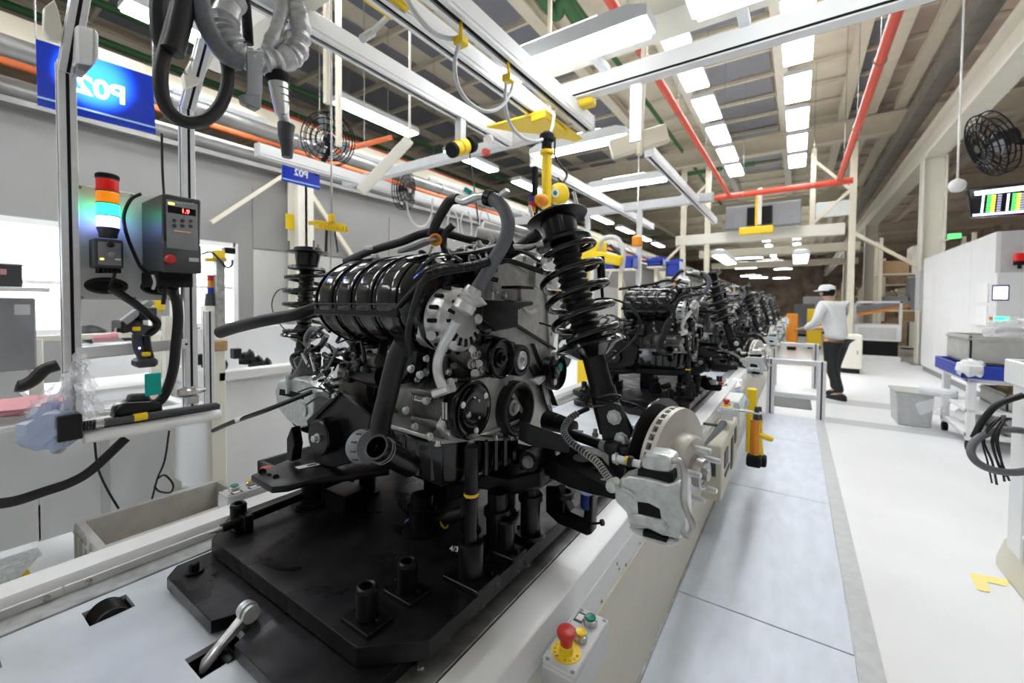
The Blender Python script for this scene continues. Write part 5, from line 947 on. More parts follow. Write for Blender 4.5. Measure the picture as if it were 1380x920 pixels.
obj('case', G().prism(PP([(103,32),(127,38),(127,86),(104,82)], x=-2.62), (-.14,0,0)), 'white', bx, bev=.008); obj('end_panel', G().prism(PP([(127,38),(133,46),(133,80),(127,86)], x=-2.62), (-.14,0,0)), 'white', bx, bev=.004); obj('lens_plate', G().prism(PP([(104,83),(122,87),(132,80),(118,97),(104,93)], x=-2.65), (-.1,0,0)), 'grey', bx, bev=.003)
sp = bpy.data.lights.new('sign_glare_spot', 'SPOT'); sp.energy = 900; sp.spot_size = math.radians(19); sp.spot_blend = .9; sp.shadow_soft_size = .04; so = bpy.data.objects.new('sign_glare_spot', sp); COL.objects.link(so)  # spot added at the box to bleach the sign like a lamp's glare
so.location = P(120,84,x=-2.85); so.rotation_euler = (P(128,108,x=-4.0)-so.location).to_track_quat('-Z','Y').to_euler()
tag(obj('warning_plate', face_box((385,287),(397,310),WX+.2,.01), 'yellow', base=P(391,310,x=WX+.2)), 'yellow warning plate on the cream wall column', 'sign')

# clutter seen through the workstation frame
ft = thing('parts_table', 'cream tubular parts table seen through the workstation frame', 'table', (-4.1,1.2,0)); zc = P(150,452,x=-4).z
obj('rail', G().bb(-4.02,-3.98,.5,1.75,zc-.02,zc+.02), 'cream2', ft, bev=.006); obj('lower_shelf', G().bb(-4.6,-3.98,.5,1.75,zc-.4,zc-.37), 'whitem', ft)
for y in (.52,1.12,1.72): obj('leg', G().bb(-4.03,-3.97,y-.03,y+.03,0,zc), 'cream2', ft, bev=.006)
tag(obj('pink_roll', G().tube([P(125,456,x=-4),P(158,452,x=-4)], .03, 10, smooth=False), 'pink', base=P(140,458,x=-4)), 'pink roll lying on the cream tubular table', 'roll')
cf = thing('clamp_fixture', 'black clamp fixture on the cream tubular table', 'fixture', P(180,452,x=-4)); obj('block', G().box(P(172,440,x=-4.05),(.12,.14,.1),.3), 'satin', cf, bev=.01); obj('arm', G().bar(P(165,435,x=-4.0),P(205,405,x=-4.0),.05,.05), 'grey', cf, bev=.008); obj('jaw', G().box(P(196,422,x=-4.0),(.1,.1,.1),.6), 'black', cf, bev=.01); obj('foot', G().bb(-4.1,-4.0,P(172,450,x=-4).y-.06,P(172,450,x=-4).y+.1,zc+.02,zc+.05), 'satin', cf)
yb_ = thing('yellow_block', 'yellow block on the grey post beyond the cable trunk', 'block', P(213,410,x=-4.2)); obj('block', face_box((206,404),(222,418),-4.2,.12), 'yellow', yb_, bev=.006); q = P(214,418,x=-4.2); obj('stand', G().bb(-4.3,-4.22,q.y-.04,q.y+.04,0,q.z), 'rail', yb_)
# ================================================================ RIGHT SIDE
def ybox(a, b, y, depth):
    """box whose -Y face fills the pixel rectangle a..b at plane y"""
    p, q = P(*a, y=y), P(*b, y=y); return G().bb(min(p.x,q.x), max(p.x,q.x), y, y+depth, min(p.z,q.z), max(p.z,q.z))
EX = 2.27; ze = P(1343,312,x=EX).z; ye = P(1343,312,x=EX).y
en = thing('machine_enclosure', 'big white machine enclosure with a control panel on its corner', 'enclosure', (EX+1, 9, 0))
for k in range(4):
    a = ye+(12.6-ye)*k/4; b = ye+(12.6-ye)*(k+1)/4-.012; obj('side_panel', G().bb(EX,EX+.05,a,b,.12,ze), 'whitem', en, bev=.003)
obj('front_panel', G().bb(EX+.05,EX+2.4,ye,ye+.05,.12,ze), 'lightgrey', en); obj('body', G().bb(EX+.06,EX+2.4,ye+.06,12.6,.12,ze-.02), 'whitem', en); obj('plinth', G().bb(EX+.04,EX+2.4,ye+.05,12.6,0,.12), 'grey', en)
for a,b in (((1246,368),(1256,400)),((1246,404),(1256,418)),((1246,420),(1255,436))): obj('notice', G().prism(PP([a,(b[0],a[1]),b,(a[0],b[1])], x=EX-.002), (-.002,0,0)), 'paper', en)
pc = obj('control_cabinet', G().bb(EX-.05,EX+.5,ye-.28,ye-.02,P(1340,443,x=EX-.05).z,P(1340,368,x=EX-.05).z), 'whitem', en, bev=.006)
def onp(a, b, m, nm, par, x=EX-.052): obj(nm, G().prism(PP([a,(b[0],a[1]),b,(a[0],b[1])], x=x), (-.003,0,0)), m, par)
yp = ye-.28-.002
obj('screen_bezel', ybox((1337,384),(1360,405),yp,.003), 'dgrey', pc); obj('screen', ybox((1339,386),(1358,403),yp-.003,.003), 'e_screen', pc); obj('lamp_strip', ybox((1340,427),(1360,432),yp-.002,.003), 'e_green', pc); obj('stop_lamp', ybox((1333,427),(1338,431),yp-.002,.003), 'orange', pc)
for a,b in (((1318,382),(1333,408)),((1317,412),(1332,438))): obj('notice_holder', G().prism(PP([a,(b[0],a[1]),b,(a[0],b[1])], x=EX-.004), (-.02,0,0)), 'paper', en)
bc = obj('beacon', G().lathe(P(1374,362,y=ye-.1), Z, [(0,.02),(.05,.02),(.05,.06),(.1,.06),(.1,0)], 16), 'slot', en); obj('beacon_lens', G().lathe(P(1374,362,y=ye-.1)+Z*.1, Z, [(0,.06),(.1,.06),(.11,.05),(.11,0)], 16), 'e_red', bc)
# ---- trolley with blue tray and grey crates
tr = thing('parts_trolley', 'white shelved trolley with blue tray on top beside the enclosure', 'trolley', (1.75,6.0,0)); tx0,tx1,ty0,ty1 = 1.36,2.5,5.7,6.5; zt = P(1300,508,y=5.7).z
for x in (tx0,tx1):
    for y in (ty0,ty1):
        obj('leg', G().bb(x,x+.06,y,y+.06,.1,zt), 'white', tr, bev=.005); obj('caster', G().cyl((x+.01,y+.03,.05),(x+.05,y+.03,.05),.05), 'slot', tr)
for z in (.15,.38,zt-.03): obj('shelf', G().bb(tx0,tx1+.06,ty0,ty1+.06,z-.02,z+.02), 'white', tr, bev=.004)
obj('blue_tray', G().bb(tx0-.06,tx1,ty0-.06,ty1+.06,zt-.005,zt+.01).bb(tx0-.06,tx1,ty0-.06,ty0-.04,zt,zt+.12).bb(tx0-.06,tx0-.04,ty0-.06,ty1+.06,zt,zt+.12).bb(tx0-.06,tx1,ty1+.04,ty1+.06,zt,zt+.12), 'blue', tr, bev=.006)
def crate(name, x0,x1,y0,y1,z0,z1,m,lab):
    t = thing(name, lab, 'crate', ((x0+x1)/2,(y0+y1)/2,z0)); w_ = .02
    for a in ((x0,x1,y0,y0+w_),(x0,x1,y1-w_,y1),(x0,x0+w_,y0,y1),(x1-w_,x1,y0,y1)): obj('side', G().bb(*a,z0,z1), m, t, bev=.003)
    obj('bottom', G().bb(x0,x1,y0,y1,z0,z0+.015), m, t); obj('rim', G().bb(x0-.012,x1+.012,y0-.012,y0,z1-.04,z1-.02).bb(x0-.012,x0,y0-.012,y1+.012,z1-.04,z1-.02), m, t); return t
crate('storage_crate', tx0+.02,2.3,5.78,6.5,zt+.122,P(1300,452,y=5.78).z,'cratem','grey crate holding clear bags on top of the blue tray'); crate('storage_crate', 1.62,2.2,5.75,6.4,.402,.56,'cratem','grey crate on the middle shelf of the white trolley'); crate('storage_crate', 1.62,2.2,5.75,6.4,.172,.33,'cratem','grey crate on the lowest shelf of the white trolley')
tag(obj('cardboard_box', G().bb(1.70,2.1,6.0,6.3,.42,.59), 'wood', base=(1.9,6.1,.42), bev=.005), 'brown cardboard box in the grey crate on the middle trolley shelf', 'box'); tag(obj('clear_bag', crumple((1.75,6.05,P(1325,445,y=6).z), (.2,.2,.12), seed=11), 'bag', base=(1.75,6.05,1.0), smooth=0), 'pale clear bag bulging out of the grey crate', 'bag')
tag(obj('white_rag', crumple((tx0,5.66,zt+.09), (.1,.08,.08), seed=12), 'clothw', base=(tx0,5.66,zt)), 'white cloth draped over the corner of the blue tray', 'cloth'); tag(obj('helmet', crumple((1.5,6.2,.255), (.1,.16,.08), 8, 12, .05, 3), 'white', base=(1.5,6.2,.22)), 'white rounded part on the lowest trolley shelf', 'part')
wr = thing('wrapped_board', 'white wrapped board leaning out of the trolley side', 'board', P(1260,560,y=6.3)); obj('board', G().prism(PP([(1234,545),(1292,528),(1290,540),(1240,560)], y=6.25), (0,.04,.0)), 'bag', wr); obj('roll', G().tube([P(1240,525,y=6.4),P(1290,532,y=6.3)], .05, 10), 'clothw', wr)
bg_ = thing('floor_bin', 'taupe floor bin standing left of the white trolley', 'bin', (1.15,6.6,0)); obj('body', G().loft([[V((x,y,z)) for x,y in ((.98+i_,6.5+i_),(1.3-i_,6.5+i_),(1.3-i_,6.95-i_),(.98+i_,6.95-i_))] for z, i_ in ((0,.02),(.38,0))]), 'strip', bg_, bev=.01); obj('rim', G().bb(.97,1.31,6.49,6.96,.37,.39), 'cratem', bg_)
# ---- pedestal with cable loops at the right edge
pd = thing('tool_pedestal', 'white pedestal stand with curved foot at the floor mark, hung with cable', 'stand', (1.02,3.05,0)); pz = P(1352,487,y=3.0).z
obj('column', G().bb(.90,1.06,2.96,3.12,.16,pz), 'whitem', pd, bev=.006); obj('column_cap', G().bb(.89,1.2,2.95,3.2,pz-.12,pz), 'white', pd, bev=.006); obj('recess', G().bb(.94,1.03,2.955,2.96,.3,.62), 'lightgrey', pd); obj('brace', G().bar((.91,2.94,.3),(1.12,2.94,.12),.03,.05), 'white', pd, bev=.006); obj('foot', G().loft([[V((x,y,z)) for x,y in ((.9-i_,2.86-i_),(1.5,2.86-i_),(1.5,3.25),(.9-i_,3.25))] for z, i_ in ((0,.0),(.05,.0),(.16,-.03))]), 'skirt', pd, bev=.01)
def coil(name, c, ax, R, r, lab, turns=1, m='rubber'):
    g = G()
    for k in range(turns): g.torus(V(c)+V((0,.012*k,.012*k)), ax, R, r, 30, 8)
    return tag(obj(name, g, m, base=V(c)-Z*R), lab, 'cable')
c0 = P(1362,607,y=2.9); ring = [c0+RT*(.135*math.cos(t)*1.35)+UP*(.085*math.sin(t))+RT*(.02*math.sin(t)) for t in [2*math.pi*k/30 for k in range(30)]]
ring = [p+Y*(.05*math.sin(k*.2)) for k, p in enumerate(ring)]; tag(obj('hose_loop', G().tube(ring+[ring[0]], .016, 10, 2), 'hose', base=c0-UP*.085), 'black rubber hose loop hung on the white pedestal', 'hose')
for k in range(6):
    a = [P(1352+random.uniform(-3,3),560,y=2.92),P(1340+k*3+random.uniform(-4,4),570,y=2.9-.01*k),P(1328+k*4+random.uniform(-6,6),592,y=2.88-.01*k),P(1334+k*4+random.uniform(-6,6),622,y=2.88-.01*k),P(1340+k*5+random.uniform(-6,6),650+random.uniform(-12,14),y=2.9-.01*k)]; cable(a, (.0035+.001*(k % 2)), 'tangled black cable hanging at the white pedestal'); 
for o in [o for o in bpy.data.objects if o.get('label') == 'tangled black cable hanging at the white pedestal']: o['group'] = 'pedestal cables'
cable([P(1312,590,y=2.9),P(1325,566,y=2.9),P(1345,545,y=2.9),P(1380,532,y=2.9)], .014, 'thick black cable arching over to the pedestal top')
# ---- monitor, fan, dome camera
my = 6.6; mq = PP([(1304,254),(1400,243),(1400,287),(1309,293)], y=my); mn = thing('hanging_monitor', 'hanging flat screen with green and yellow bars above the enclosure', 'monitor', mq[3]); obj('casing', G().prism(mq, (0,.08,0)), 'dark', mn, bev=.01)
def scr(q, m, nm='screen_area'): obj(nm, G().prism(PP(q, y=my-.004), (0,.003,0)), m, mn)
scr([(1313,258),(1400,247.5),(1400,254),(1314,263.5)], 'e_scrw'); scr([(1311,288.5),(1400,281.5),(1400,284.5),(1311,291.5)], 'e_screen')
for i, (xa, m) in enumerate(((1324,'e_scrw'),(1331,'e_scrg'),(1337,'e_scry'),(1345,'e_scrb'),(1358,'e_scrw'),(1365,'e_scrg'),(1371,'e_scry'),(1377,'e_scrb'))):
    for k in range(7):
        yy = 264.5+k*3.4-(xa-1313)*.075; w_ = 5.5 if m != 'e_scrw' else 3; scr([(xa-k*.4,yy),(xa+w_-k*.4,yy-.5),(xa+w_-k*.4,yy+1.9),(xa-k*.4,yy+2.4)], m, 'screen_cell')
obj('hanger_pole', G().cyl(mq[1]+Y*.04, mq[1]+Y*.04+Z*3, .03, n=8), 'rail', mn)
def fan(c, ax, R, label, mount):
    c = V(c); ax = V(ax).normalized(); t = thing('cage_fan', label, 'fan', c-Z*R); _, u, w_ = basis(ax)
    g = G()
    for k in range(4): rr = R*(1-.22*k); g.torus(c+ax*(.05*R*k), ax, rr, .007*R/.3, 28, 5); g.torus(c-ax*(.28*R), ax, rr, .006*R/.3, 28, 5)
    for k in range(20):
        a = 2*math.pi*k/20; e = u*math.cos(a)+w_*math.sin(a); g.tube([c+ax*(.2*R)+e*(.15*R), c+ax*.03*R+e*(.8*R), c+e*R, c-ax*(.28*R)+e*R], .004*R/.3, 4, smooth=False)
    obj('cage', g, 'slot', t)
    obj('motor', G().lathe(c-ax*(.75*R), ax, [(0,.12*R),(.05*R,.24*R),(.5*R,.26*R),(.6*R,.15*R),(.8*R,.08*R),(.8*R,0)], 18), 'satin', t)
    for k in range(3):
        a = 2*math.pi*k/3+.4; e = u*math.cos(a)+w_*math.sin(a); f_ = u*math.cos(a+.55)+w_*math.sin(a+.55)
        obj('blade', G().prism([c+e*(.12*R)-ax*.02*R, c+e*(.85*R)+ax*(.05*R), c+(e+f_).normalized()*(.9*R)-ax*(.02*R), c+f_*(.8*R)-ax*(.12*R), c+f_*(.15*R)-ax*.08*R], ax*.006), 'grey', t)
    obj('bracket', G().tube([c-ax*(.6*R), V(mount).lerp(c-ax*(.6*R), .5)-Z*.03, V(mount)], .03*R/.3, 8), 'slot', t); return t
fan(P(1328,197,y=6.4), (-.93,-.08,-.36), .33, 'black cage fan mounted near the white column girder', P(1385,190,y=6.6)); fan(P(440,188,x=-4.6), (.55,-.8,-.25), .30, 'big cage fan with black motor above the small blue sign', P(425,235,x=-4.8)); fan(P(548,256,x=-4.2), (.9,.35,-.1), .25, 'small black cage fan by the cream slanting bar', P(518,250,x=-4.3))
dm = thing('dome_camera', 'white dome camera hanging left of the screen', 'camera', P(1290,255,y=8)); obj('stem', G().cyl(P(1290,250,y=8),V((P(1290,250,y=8).x,8,RZ-.165)),.012), 'white', dm); obj('dome', G().sph(P(1290,250,y=8),.09,16,10), 'white', dm)
xl = thing('exit_lamp', 'green lit box lamp on an arm beside the cream column', 'lamp', P(1286,320,y=12.8)); q = P(1286,318,y=12.8); obj('lens', G().box(q,(.2,.08,.1)), 'e_scrg', xl, bev=.01); obj('arm', G().bar(q+V((.1,.05,0)),(2.75,13.75,q.z),.03,.03), 'lightgrey', xl)
# ---- guard rail beside the walkway
gr = thing('guard_rail', 'aluminium guard rail of slotted posts across the end of the walkway', 'guard rail', (.02,6.25,0)); zt = P(1108,487,y=6.25).z
for x in (-.25,.27): alu_bar(gr, 'post', (x,6.25,0), (x,6.25,zt), .085)
for z in (zt-.03,P(1075,533,y=6.25).z): obj('rail', G().bb(-.21,.23,6.22,6.28,z-.03,z+.03), 'alu', gr, bev=.006)
g2 = thing('guard_rail', 'second guard rail farther along the conveyor', 'guard rail', (.0,8.6,0)); zt2 = P(1075,462,y=8.6).z
for x in (-.3,.28): alu_bar(g2, 'post', (x,8.6,0), (x,8.6,zt2), .085)
for z in (zt2-.03,zt2-.35): obj('rail', G().bb(-.27,.25,8.57,8.63,z-.03,z+.03), 'alu', g2, bev=.006)
struct('floor_grating', G().bb(-.25,.2,6.75,7.9,.002,.006), 'dgrey', floor)
# ---- far machine and clutter down the aisle
fm = thing('machine_table', 'white machine table with dark recess at the end of the aisle', 'machine', (1.9,14.5,0)); zf = P(1180,437,y=14.2).z
obj('body', G().bb(1.25,2.2,14.2,15,.5,zf), 'whitem', fm, bev=.01); obj('inner_panel', G().bb(1.35,2.1,14.185,14.2,.55,zf-.08), 'lightgrey', fm); obj('dark_base', G().bb(1.3,2.15,14.25,15,.12,.5), 'slot', fm); obj('foot', G().bb(1.25,2.2,14.2,15,0,.12), 'white', fm); obj('top_frame', G().bb(1.25,2.2,14.2,14.26,zf+.55,zf+.6).bb(1.25,1.3,14.2,14.26,zf,zf+.6).bb(2.15,2.2,14.2,14.26,zf,zf+.6), 'alu', fm); obj('red_cover', G().prism(PP([(1155,412),(1228,405),(1225,415),(1150,424)], y=14.6), (0,.3,0)), 'grey', fm); obj('orange_bar', G().bar(P(1155,424,y=14.5),P(1226,412,y=14.5),.06,.06), 'orange', fm)
for k,(x,y,w_,d,h,m,lab,cat) in enumerate(((.5,17,.4,.5,1.3,'yellow','tall yellow post guard past the walkway','guard'),(-.1,16,.3,.3,1.15,'orange','orange trolley standing between rail and yellow guard','trolley'),(.95,11.2,.35,.4,.8,'cream2','cream parts stand beside the worker','stand'),(.75,12.5,.35,.4,1.1,'orange','orange parts rack beyond the worker','rack'),(3.2,19,.6,.8,1.8,'wood','stack of brown cartons behind the column','cartons'),(1.6,22,1,1,1.6,'whitem','white cabinet far down the aisle','cabinet'),(.3,24,.8,.8,1.5,'grey','grey cabinet at the far end of the line','cabinet'),(.9,27,1.2,.8,1.9,'lightgrey','pale machine at the far end of the aisle','machine'))):
    t = thing(cat.replace(' ','_')+'_unit', lab, cat, (x,y,0)); obj('body', G().bb(x-w_/2,x+w_/2,y-d/2,y+d/2,.1,h), m, t, bev=.02); obj('base', G().bb(x-w_/2+.03,x+w_/2-.03,y-d/2+.03,y+d/2-.03,0,.1), 'slot', t); obj('front_door', G().bb(x-w_*.4,x+w_*.4,y-d/2-.01,y-d/2,.2,h*.8), m, t, bev=.004); obj('handle', G().bb(x+w_*.25,x+w_*.3,y-d/2-.03,y-d/2-.01,h*.5,h*.6), 'steel', t)
for k in range(16):
    side = k % 2; x = (-5.0 if side else 3.4)+random.uniform(-.6,.6); y = 16+k*2.4; h = random.uniform(1.6,3.2)
    t = thing('storage_rack', 'blurred storage rack with brown cartons %s' % ('beyond the left wall benches' if side else 'behind the right-hand columns'), 'rack', (x,y,0), 'racks along the far %s' % ('left' if side else 'right'))
    for sx in (-1,1):
        for sy in (-1,1): obj('upright', G().bb(x+sx*.9-.04,x+sx*.9+.04,y+sy*.4-.04,y+sy*.4+.04,0,h+.3), 'cream', t)
    for q in range(3):
        z = .3+h*q/3; obj('shelf', G().bb(x-.95,x+.95,y-.42,y+.42,z-.04,z), 'cream', t)
        for c in range(3): hh = random.uniform(.3,.28+h*.2); obj('carton', G().bb(x-.85+c*.6,x-.3+c*.6,y-.36,y+.3,z,z+hh), random.choice(['wood','tan','cream2','grey','pinkdeck']), t)
# ---- film bag, box and cordless tools on the conveyor edge
tag(obj('film_bag', crumple(P(992,540,x=-.42), (.09,.16,.075), seed=21, amp=.16), 'bluebag', base=P(992,556,x=-.42), smooth=0), 'pale blue film bag resting on the conveyor edge by the tools', 'bag'); tag(obj('film_sheet', crumple(P(985,518,x=-.5), (.10,.34,.06), seed=22, amp=.2), 'clothw', base=P(980,530,x=-.5), smooth=0), 'crumpled white plastic sheet behind the blue film bag', 'sheet'); tag(obj('red_strip', G().box(P(972,516,x=-.42),(.03,.06,.012),.2), 'redp', base=P(972,517,x=-.42)), 'small red strip on the white plastic sheet', 'strip')
sb = thing('socket_box', 'cream socket box with dark outlets on the conveyor skirt', 'electrical box', (-.38,2.62,.35)); q0, q1 = P(965,580,x=-.33), P(1003,632,x=-.33); obj('box', G().bb(-.435,-.33,2.62,3.4,.24,.56), 'skirt', sb, bev=.006)
for k, (ya, yb, za, zb2) in enumerate(((2.72,2.86,.40,.50),(2.75,2.95,.34,.37),(3.02,3.12,.30,.50),(3.2,3.3,.42,.52))): obj('outlet', G().bb(-.33,-.324,ya,yb,za,zb2), 'dgrey', sb, bev=.004)
obj('front_outlet', G().bb(-.41,-.36,2.616,2.62,.38,.46), 'dgrey', sb)
gb2 = thing('junction_box', 'pale grey junction box beneath the blue film bag', 'electrical box', (-.40,3.3,.5)); obj('case', G().bb(-.435,-.33,3.42,3.8,.44,.66), 'panel', gb2, bev=.006); obj('cover', G().bb(-.33,-.325,3.44,3.78,.46,.64), 'panel', gb2, bev=.002)
wd = thing('air_wand', 'dark pointed grease wand leaning at the white stop-button box', 'tool', P(960,590,x=-.33)); obj('handle', G().tube([P(949,600,x=-.30),P(975,571,x=-.34)], lambda t: .006+.016*t, 10, smooth=False).cyl(P(972,574,x=-.34), V((-.435,P(972,574,x=-.34).y,P(972,574,x=-.34).z)), .008), 'dgrey', wd)
for k,(a,dx,lab) in enumerate((((1014,600),0,'orange cordless angle driver with dark battery hung nearest the walkway'),((1027,598),8,'yellow cordless driver hung behind the orange one'))):
    yy = 3.2+.35*k; t = thing('cordless_driver', lab, 'tool', P(1016+dx,626,y=yy)); m = ('orange','yellow')[k]
    obj('body', G().tube([P(1018+dx*.5,565,y=yy),P(1017+dx*.6,590,y=yy),P(1017+dx*.8,612,y=yy)], .028, 12), m, t); obj('battery', G().box(P(1016+dx,620,y=yy),(.085,.1,.07)), 'slot', t, bev=.01); obj('nose', G().tube([P(1019+dx*.5,568,y=yy),P(1020+dx*.5,548,y=yy)], lambda t_: .024-.012*t_, 10, smooth=False), 'dgrey', t); obj('grip', G().tube([P(1018+dx,585,y=yy),P(1040+dx*.3,592,y=yy)], .016, 10), 'yellow', t); nz = P(1020+dx*.5,556,y=yy); obj('holder', G().bar(nz,(-.43,nz.y,nz.z),.03,.012).torus(nz, Z, .027, .006, 16, 6), 'zinc', t)
tag(obj('yellow_post', G().bb(-.36,-.28,4.4,4.48,0,.6), 'yellow', base=(-.32,4.44,0), bev=.01), 'yellow bumper post beside the conveyor, near the guard rail', 'post')
# ---- worker behind the guard rail: one continuous body, clothing as children
def skin_body(name, joints, edges, m, parent, sub=2):
    me = bpy.data.meshes.new(name); org = V(parent['_o']) if parent is not None else V((0,0,0))
    keys = list(joints); me.from_pydata([V(joints[k][0])-org for k in keys], [(keys.index(a), keys.index(b)) for a, b in edges], [])
    o = bpy.data.objects.new(name, me); COL.objects.link(o); o.parent = parent; o['_o'] = tuple(org)
    sk = o.modifiers.new('skin', 'SKIN'); sk.use_smooth_shade = True
    for i, k in enumerate(keys):
        r = joints[k][1]; me.skin_vertices[0].data[i].radius = (r, r) if not hasattr(r, '__len__') else r
        me.skin_vertices[0].data[i].use_root = (i == 0)
    sb_ = o.modifiers.new('sub', 'SUBSURF'); sb_.levels = sb_.render_levels = sub; me.materials.append(M[m]); return o
def worker(base, face, label):
    b = V(base); t = thing('person', label, 'person', b); f_ = V(face).normalized(); s_ = f_.cross(Z)     # s_ = own right
    L = lambda r, f, z: b+s_*r+f_*f+Z*z
    J = {'pelvis':(L(0,0,.96),.115),'waist':(L(0,.02,1.08),.115),'chest':(L(0,.06,1.27),.135),'neck':(L(0,.11,1.43),.06),'head0':(L(0,.14,1.50),.075),'head1':(L(0,.16,1.58),.085),'head2':(L(0,.15,1.64),.06)}
    E_ = [('pelvis','waist'),('waist','chest'),('chest','neck'),('neck','head0'),('head0','head1'),('head1','head2')]
    for n_, s in (('r',1),('l',-1)):
        J[n_+'hip'] = (L(.075*s,0,.78),.088); J[n_+'knee'] = (L(.11*s,.10*s*.6+.04,.48),.062); J[n_+'ankle'] = (L(.11*s,-.05+.12*s,.09),.042); J[n_+'toe'] = (L(.12*s,.09+.12*s,.035),.035)
        J[n_+'sh'] = (L(.19*s,.07,1.38),.062); J[n_+'el'] = (L(.24*s,.12,1.12),.045); J[n_+'wr'] = (L(.18*s,.34,1.02),.03); J[n_+'palm'] = (L(.16*s,.42,1.01),(.038,.02))
        E_ += [('pelvis',n_+'hip'),(n_+'hip',n_+'knee'),(n_+'knee',n_+'ankle'),(n_+'ankle',n_+'toe'),('chest',n_+'sh'),(n_+'sh',n_+'el'),(n_+'el',n_+'wr'),(n_+'wr',n_+'palm')]
        for q, (o_, l_) in enumerate(((-.03,.075),(-.011,.088),(.009,.083),(.027,.066))):
            J[n_+'f%d' % q] = (L(.16*s+o_,.46,1.005),.0105); J[n_+'g%d' % q] = (L(.16*s+o_,.46+l_*.6,.985),.0095); E_ += [(n_+'palm',n_+'f%d' % q),(n_+'f%d' % q,n_+'g%d' % q)]
        J[n_+'t'] = (L(.16*s-.045*s,.43,1.02),.011); E_ += [(n_+'palm',n_+'t')]
    JB = {k: ((v[0], v[1]*.72) if k in ('pelvis','waist','chest','lhip','rhip','lsh','rsh') else v) for k, v in J.items()}
    body = skin_body('body', JB, E_, 'skin', t)
    J['hem'] = (L(0,0,.85),.125)
    def grow(nm, m, ks, ed, k=1.18, add=.012): return skin_body(nm, {q:(J[q][0], tuple(r*k+add for r in (J[q][1] if hasattr(J[q][1],'__len__') else (J[q][1],)*2))) for q in ks}, ed, m, t)
    grow('white_jacket', 'clothw', ['chest','neck','waist','pelvis','hem','rsh','rel','rwr','lsh','lel','lwr'], [('chest','waist'),('chest','neck'),('waist','pelvis'),('pelvis','hem'),('chest','rsh'),('rsh','rel'),('rel','rwr'),('chest','lsh'),('lsh','lel'),('lel','lwr')])
    grow('dark_trousers', 'clothd', ['pelvis','rhip','rknee','rankle','lhip','lknee','lankle'], [('pelvis','rhip'),('rhip','rknee'),('rknee','rankle'),('pelvis','lhip'),('lhip','lknee'),('lknee','lankle')], 1.15, .015)
    for s in (1,-1): obj('shoe', G().loft([[L(.11*s+dx*w_, -.05+.12*s+yy, z) for dx,z in ((-1,0),(1,0),(.85,h_),(-.85,h_))] for yy,w_,h_ in ((-.08,.03,.07),(-.03,.045,.1),(.08,.05,.075),(.17,.045,.05),(.2,.025,.03))]), 'clothd', t, bev=.008)
    hc = L(0,.165,1.575); obj('hair', G().sph(hc-f_*.02+Z*.01, (.093,.093,.10), 14, 10), 'slot', t); obj('white_cap', G().lathe(hc+Z*.035, Z, [(-.01,.105),(.03,.104),(.07,.085),(.085,.05),(.09,0)], 20), 'clothw', t); obj('cap_peak', G().prism([hc+Z*.035+f_*.09+s_*.07, hc+Z*.035+f_*.09-s_*.07, hc+Z*.025+f_*.17-s_*.05, hc+Z*.025+f_*.17+s_*.05], Z*.008), 'clothw', t)
    for s in (1,-1): obj('eye', G().sph(hc+f_*.078+s_*.03*s-Z*.01, .011, 8, 6), 'paper', t); obj('ear', G().sph(hc+s_*.088*s-Z*.015, (.015,.015,.028), 8, 6), 'skin', t)
    obj('nose', G().prism([hc+f_*.08-Z*.045+s_*.012, hc+f_*.08-Z*.045-s_*.012, hc+f_*.08-Z*.005], f_*.022), 'skin', t, bev=.004); obj('mouth', G().box(hc+f_*.082-Z*.07, (.035,.035,.007)), 'pink', t)
    return t
worker((.50,7.9,0), (-.75,.65,0), 'worker in white jacket, white cap and dark trousers beyond the guard rail')
# ================================================================ OVERHEAD TOOLS
# sheathed hoses and hand tool hanging over the workstation
XO = -2.1
hc = thing('hose_package', 'silver sheathed hose bundle with bracket hanging beside the hand tool', 'hose bundle', P(330,150,x=XO))
def sleeve(pts, r, m, par, seed=0, nm='sleeve', n=12):
    rnd = random.Random(seed); pts = crom(PP(pts, x=XO), 7); g = G().tube(pts, lambda t: r*(1+.16*rnd.uniform(-1,1)), n, smooth=False); return obj(nm, g, m, par, smooth=30)
sleeve([(316,-5),(304,25),(306,45),(318,68),(335,80),(352,84),(375,82),(395,74),(402,58),(404,35),(398,10),(396,-10)], .052, 'cloth', hc, 1); sleeve([(383,-10),(377,25),(368,50),(360,65)], .03, 'cloth', hc, 2)
obj('grey_cover', G().loft([[P(a,b,x=xx) for xx in (XO+.03,XO+.05)]+[P(a+w_,b+2,x=xx) for xx in (XO+.05,XO+.03)] for a,b,w_ in ((331,68,26),(332,92,22),(332,120,22),(329,128,24),(333,146,18))]), 'grey', hc, bev=.006); obj('cover_tip', G().prism(PP([(327,126),(352,128),(351,148),(330,138)], x=XO+.06), (-.05,0,0)), 'grey', hc, bev=.004)
obj('corrugated_tube', G().tube(PP([(330,-5),(333,30),(335,60)], x=XO-.05), lambda t: .02+.003*(1 if int(t*40) % 2 else -1), 10, 20), 'rubber', hc)
cable(PP([(243,-10),(236,20),(225,60),(217,95),(218,125),(228,150),(250,164),(275,162),(295,145),(306,118),(307,92),(301,70)], x=XO), .026, 'thick black braided hose hanging in a big loop', 'rubber', 12); cable(PP([(215,-10),(213,25),(217,55),(228,70)], x=XO-.1), .03, 'thick black hose end left of the big loop', 'rubber', 12); cable(PP([(268,-10),(275,25),(287,52),(305,75),(325,84)], x=XO+.05), .036, 'black hose curving into the silver sheath', 'hose', 12); cable(PP([(250,-6),(245,20),(238,50),(232,70)], x=XO+.03), .04, 'ridged black hose crossing the big loop', 'rubber', 12)
ht = thing('hand_tool', 'silver pneumatic hand tool with black grip hanging by its hose', 'tool', P(386,210,x=XO)); ax0, ax1 = P(373,96,x=XO), P(380,152,x=XO)
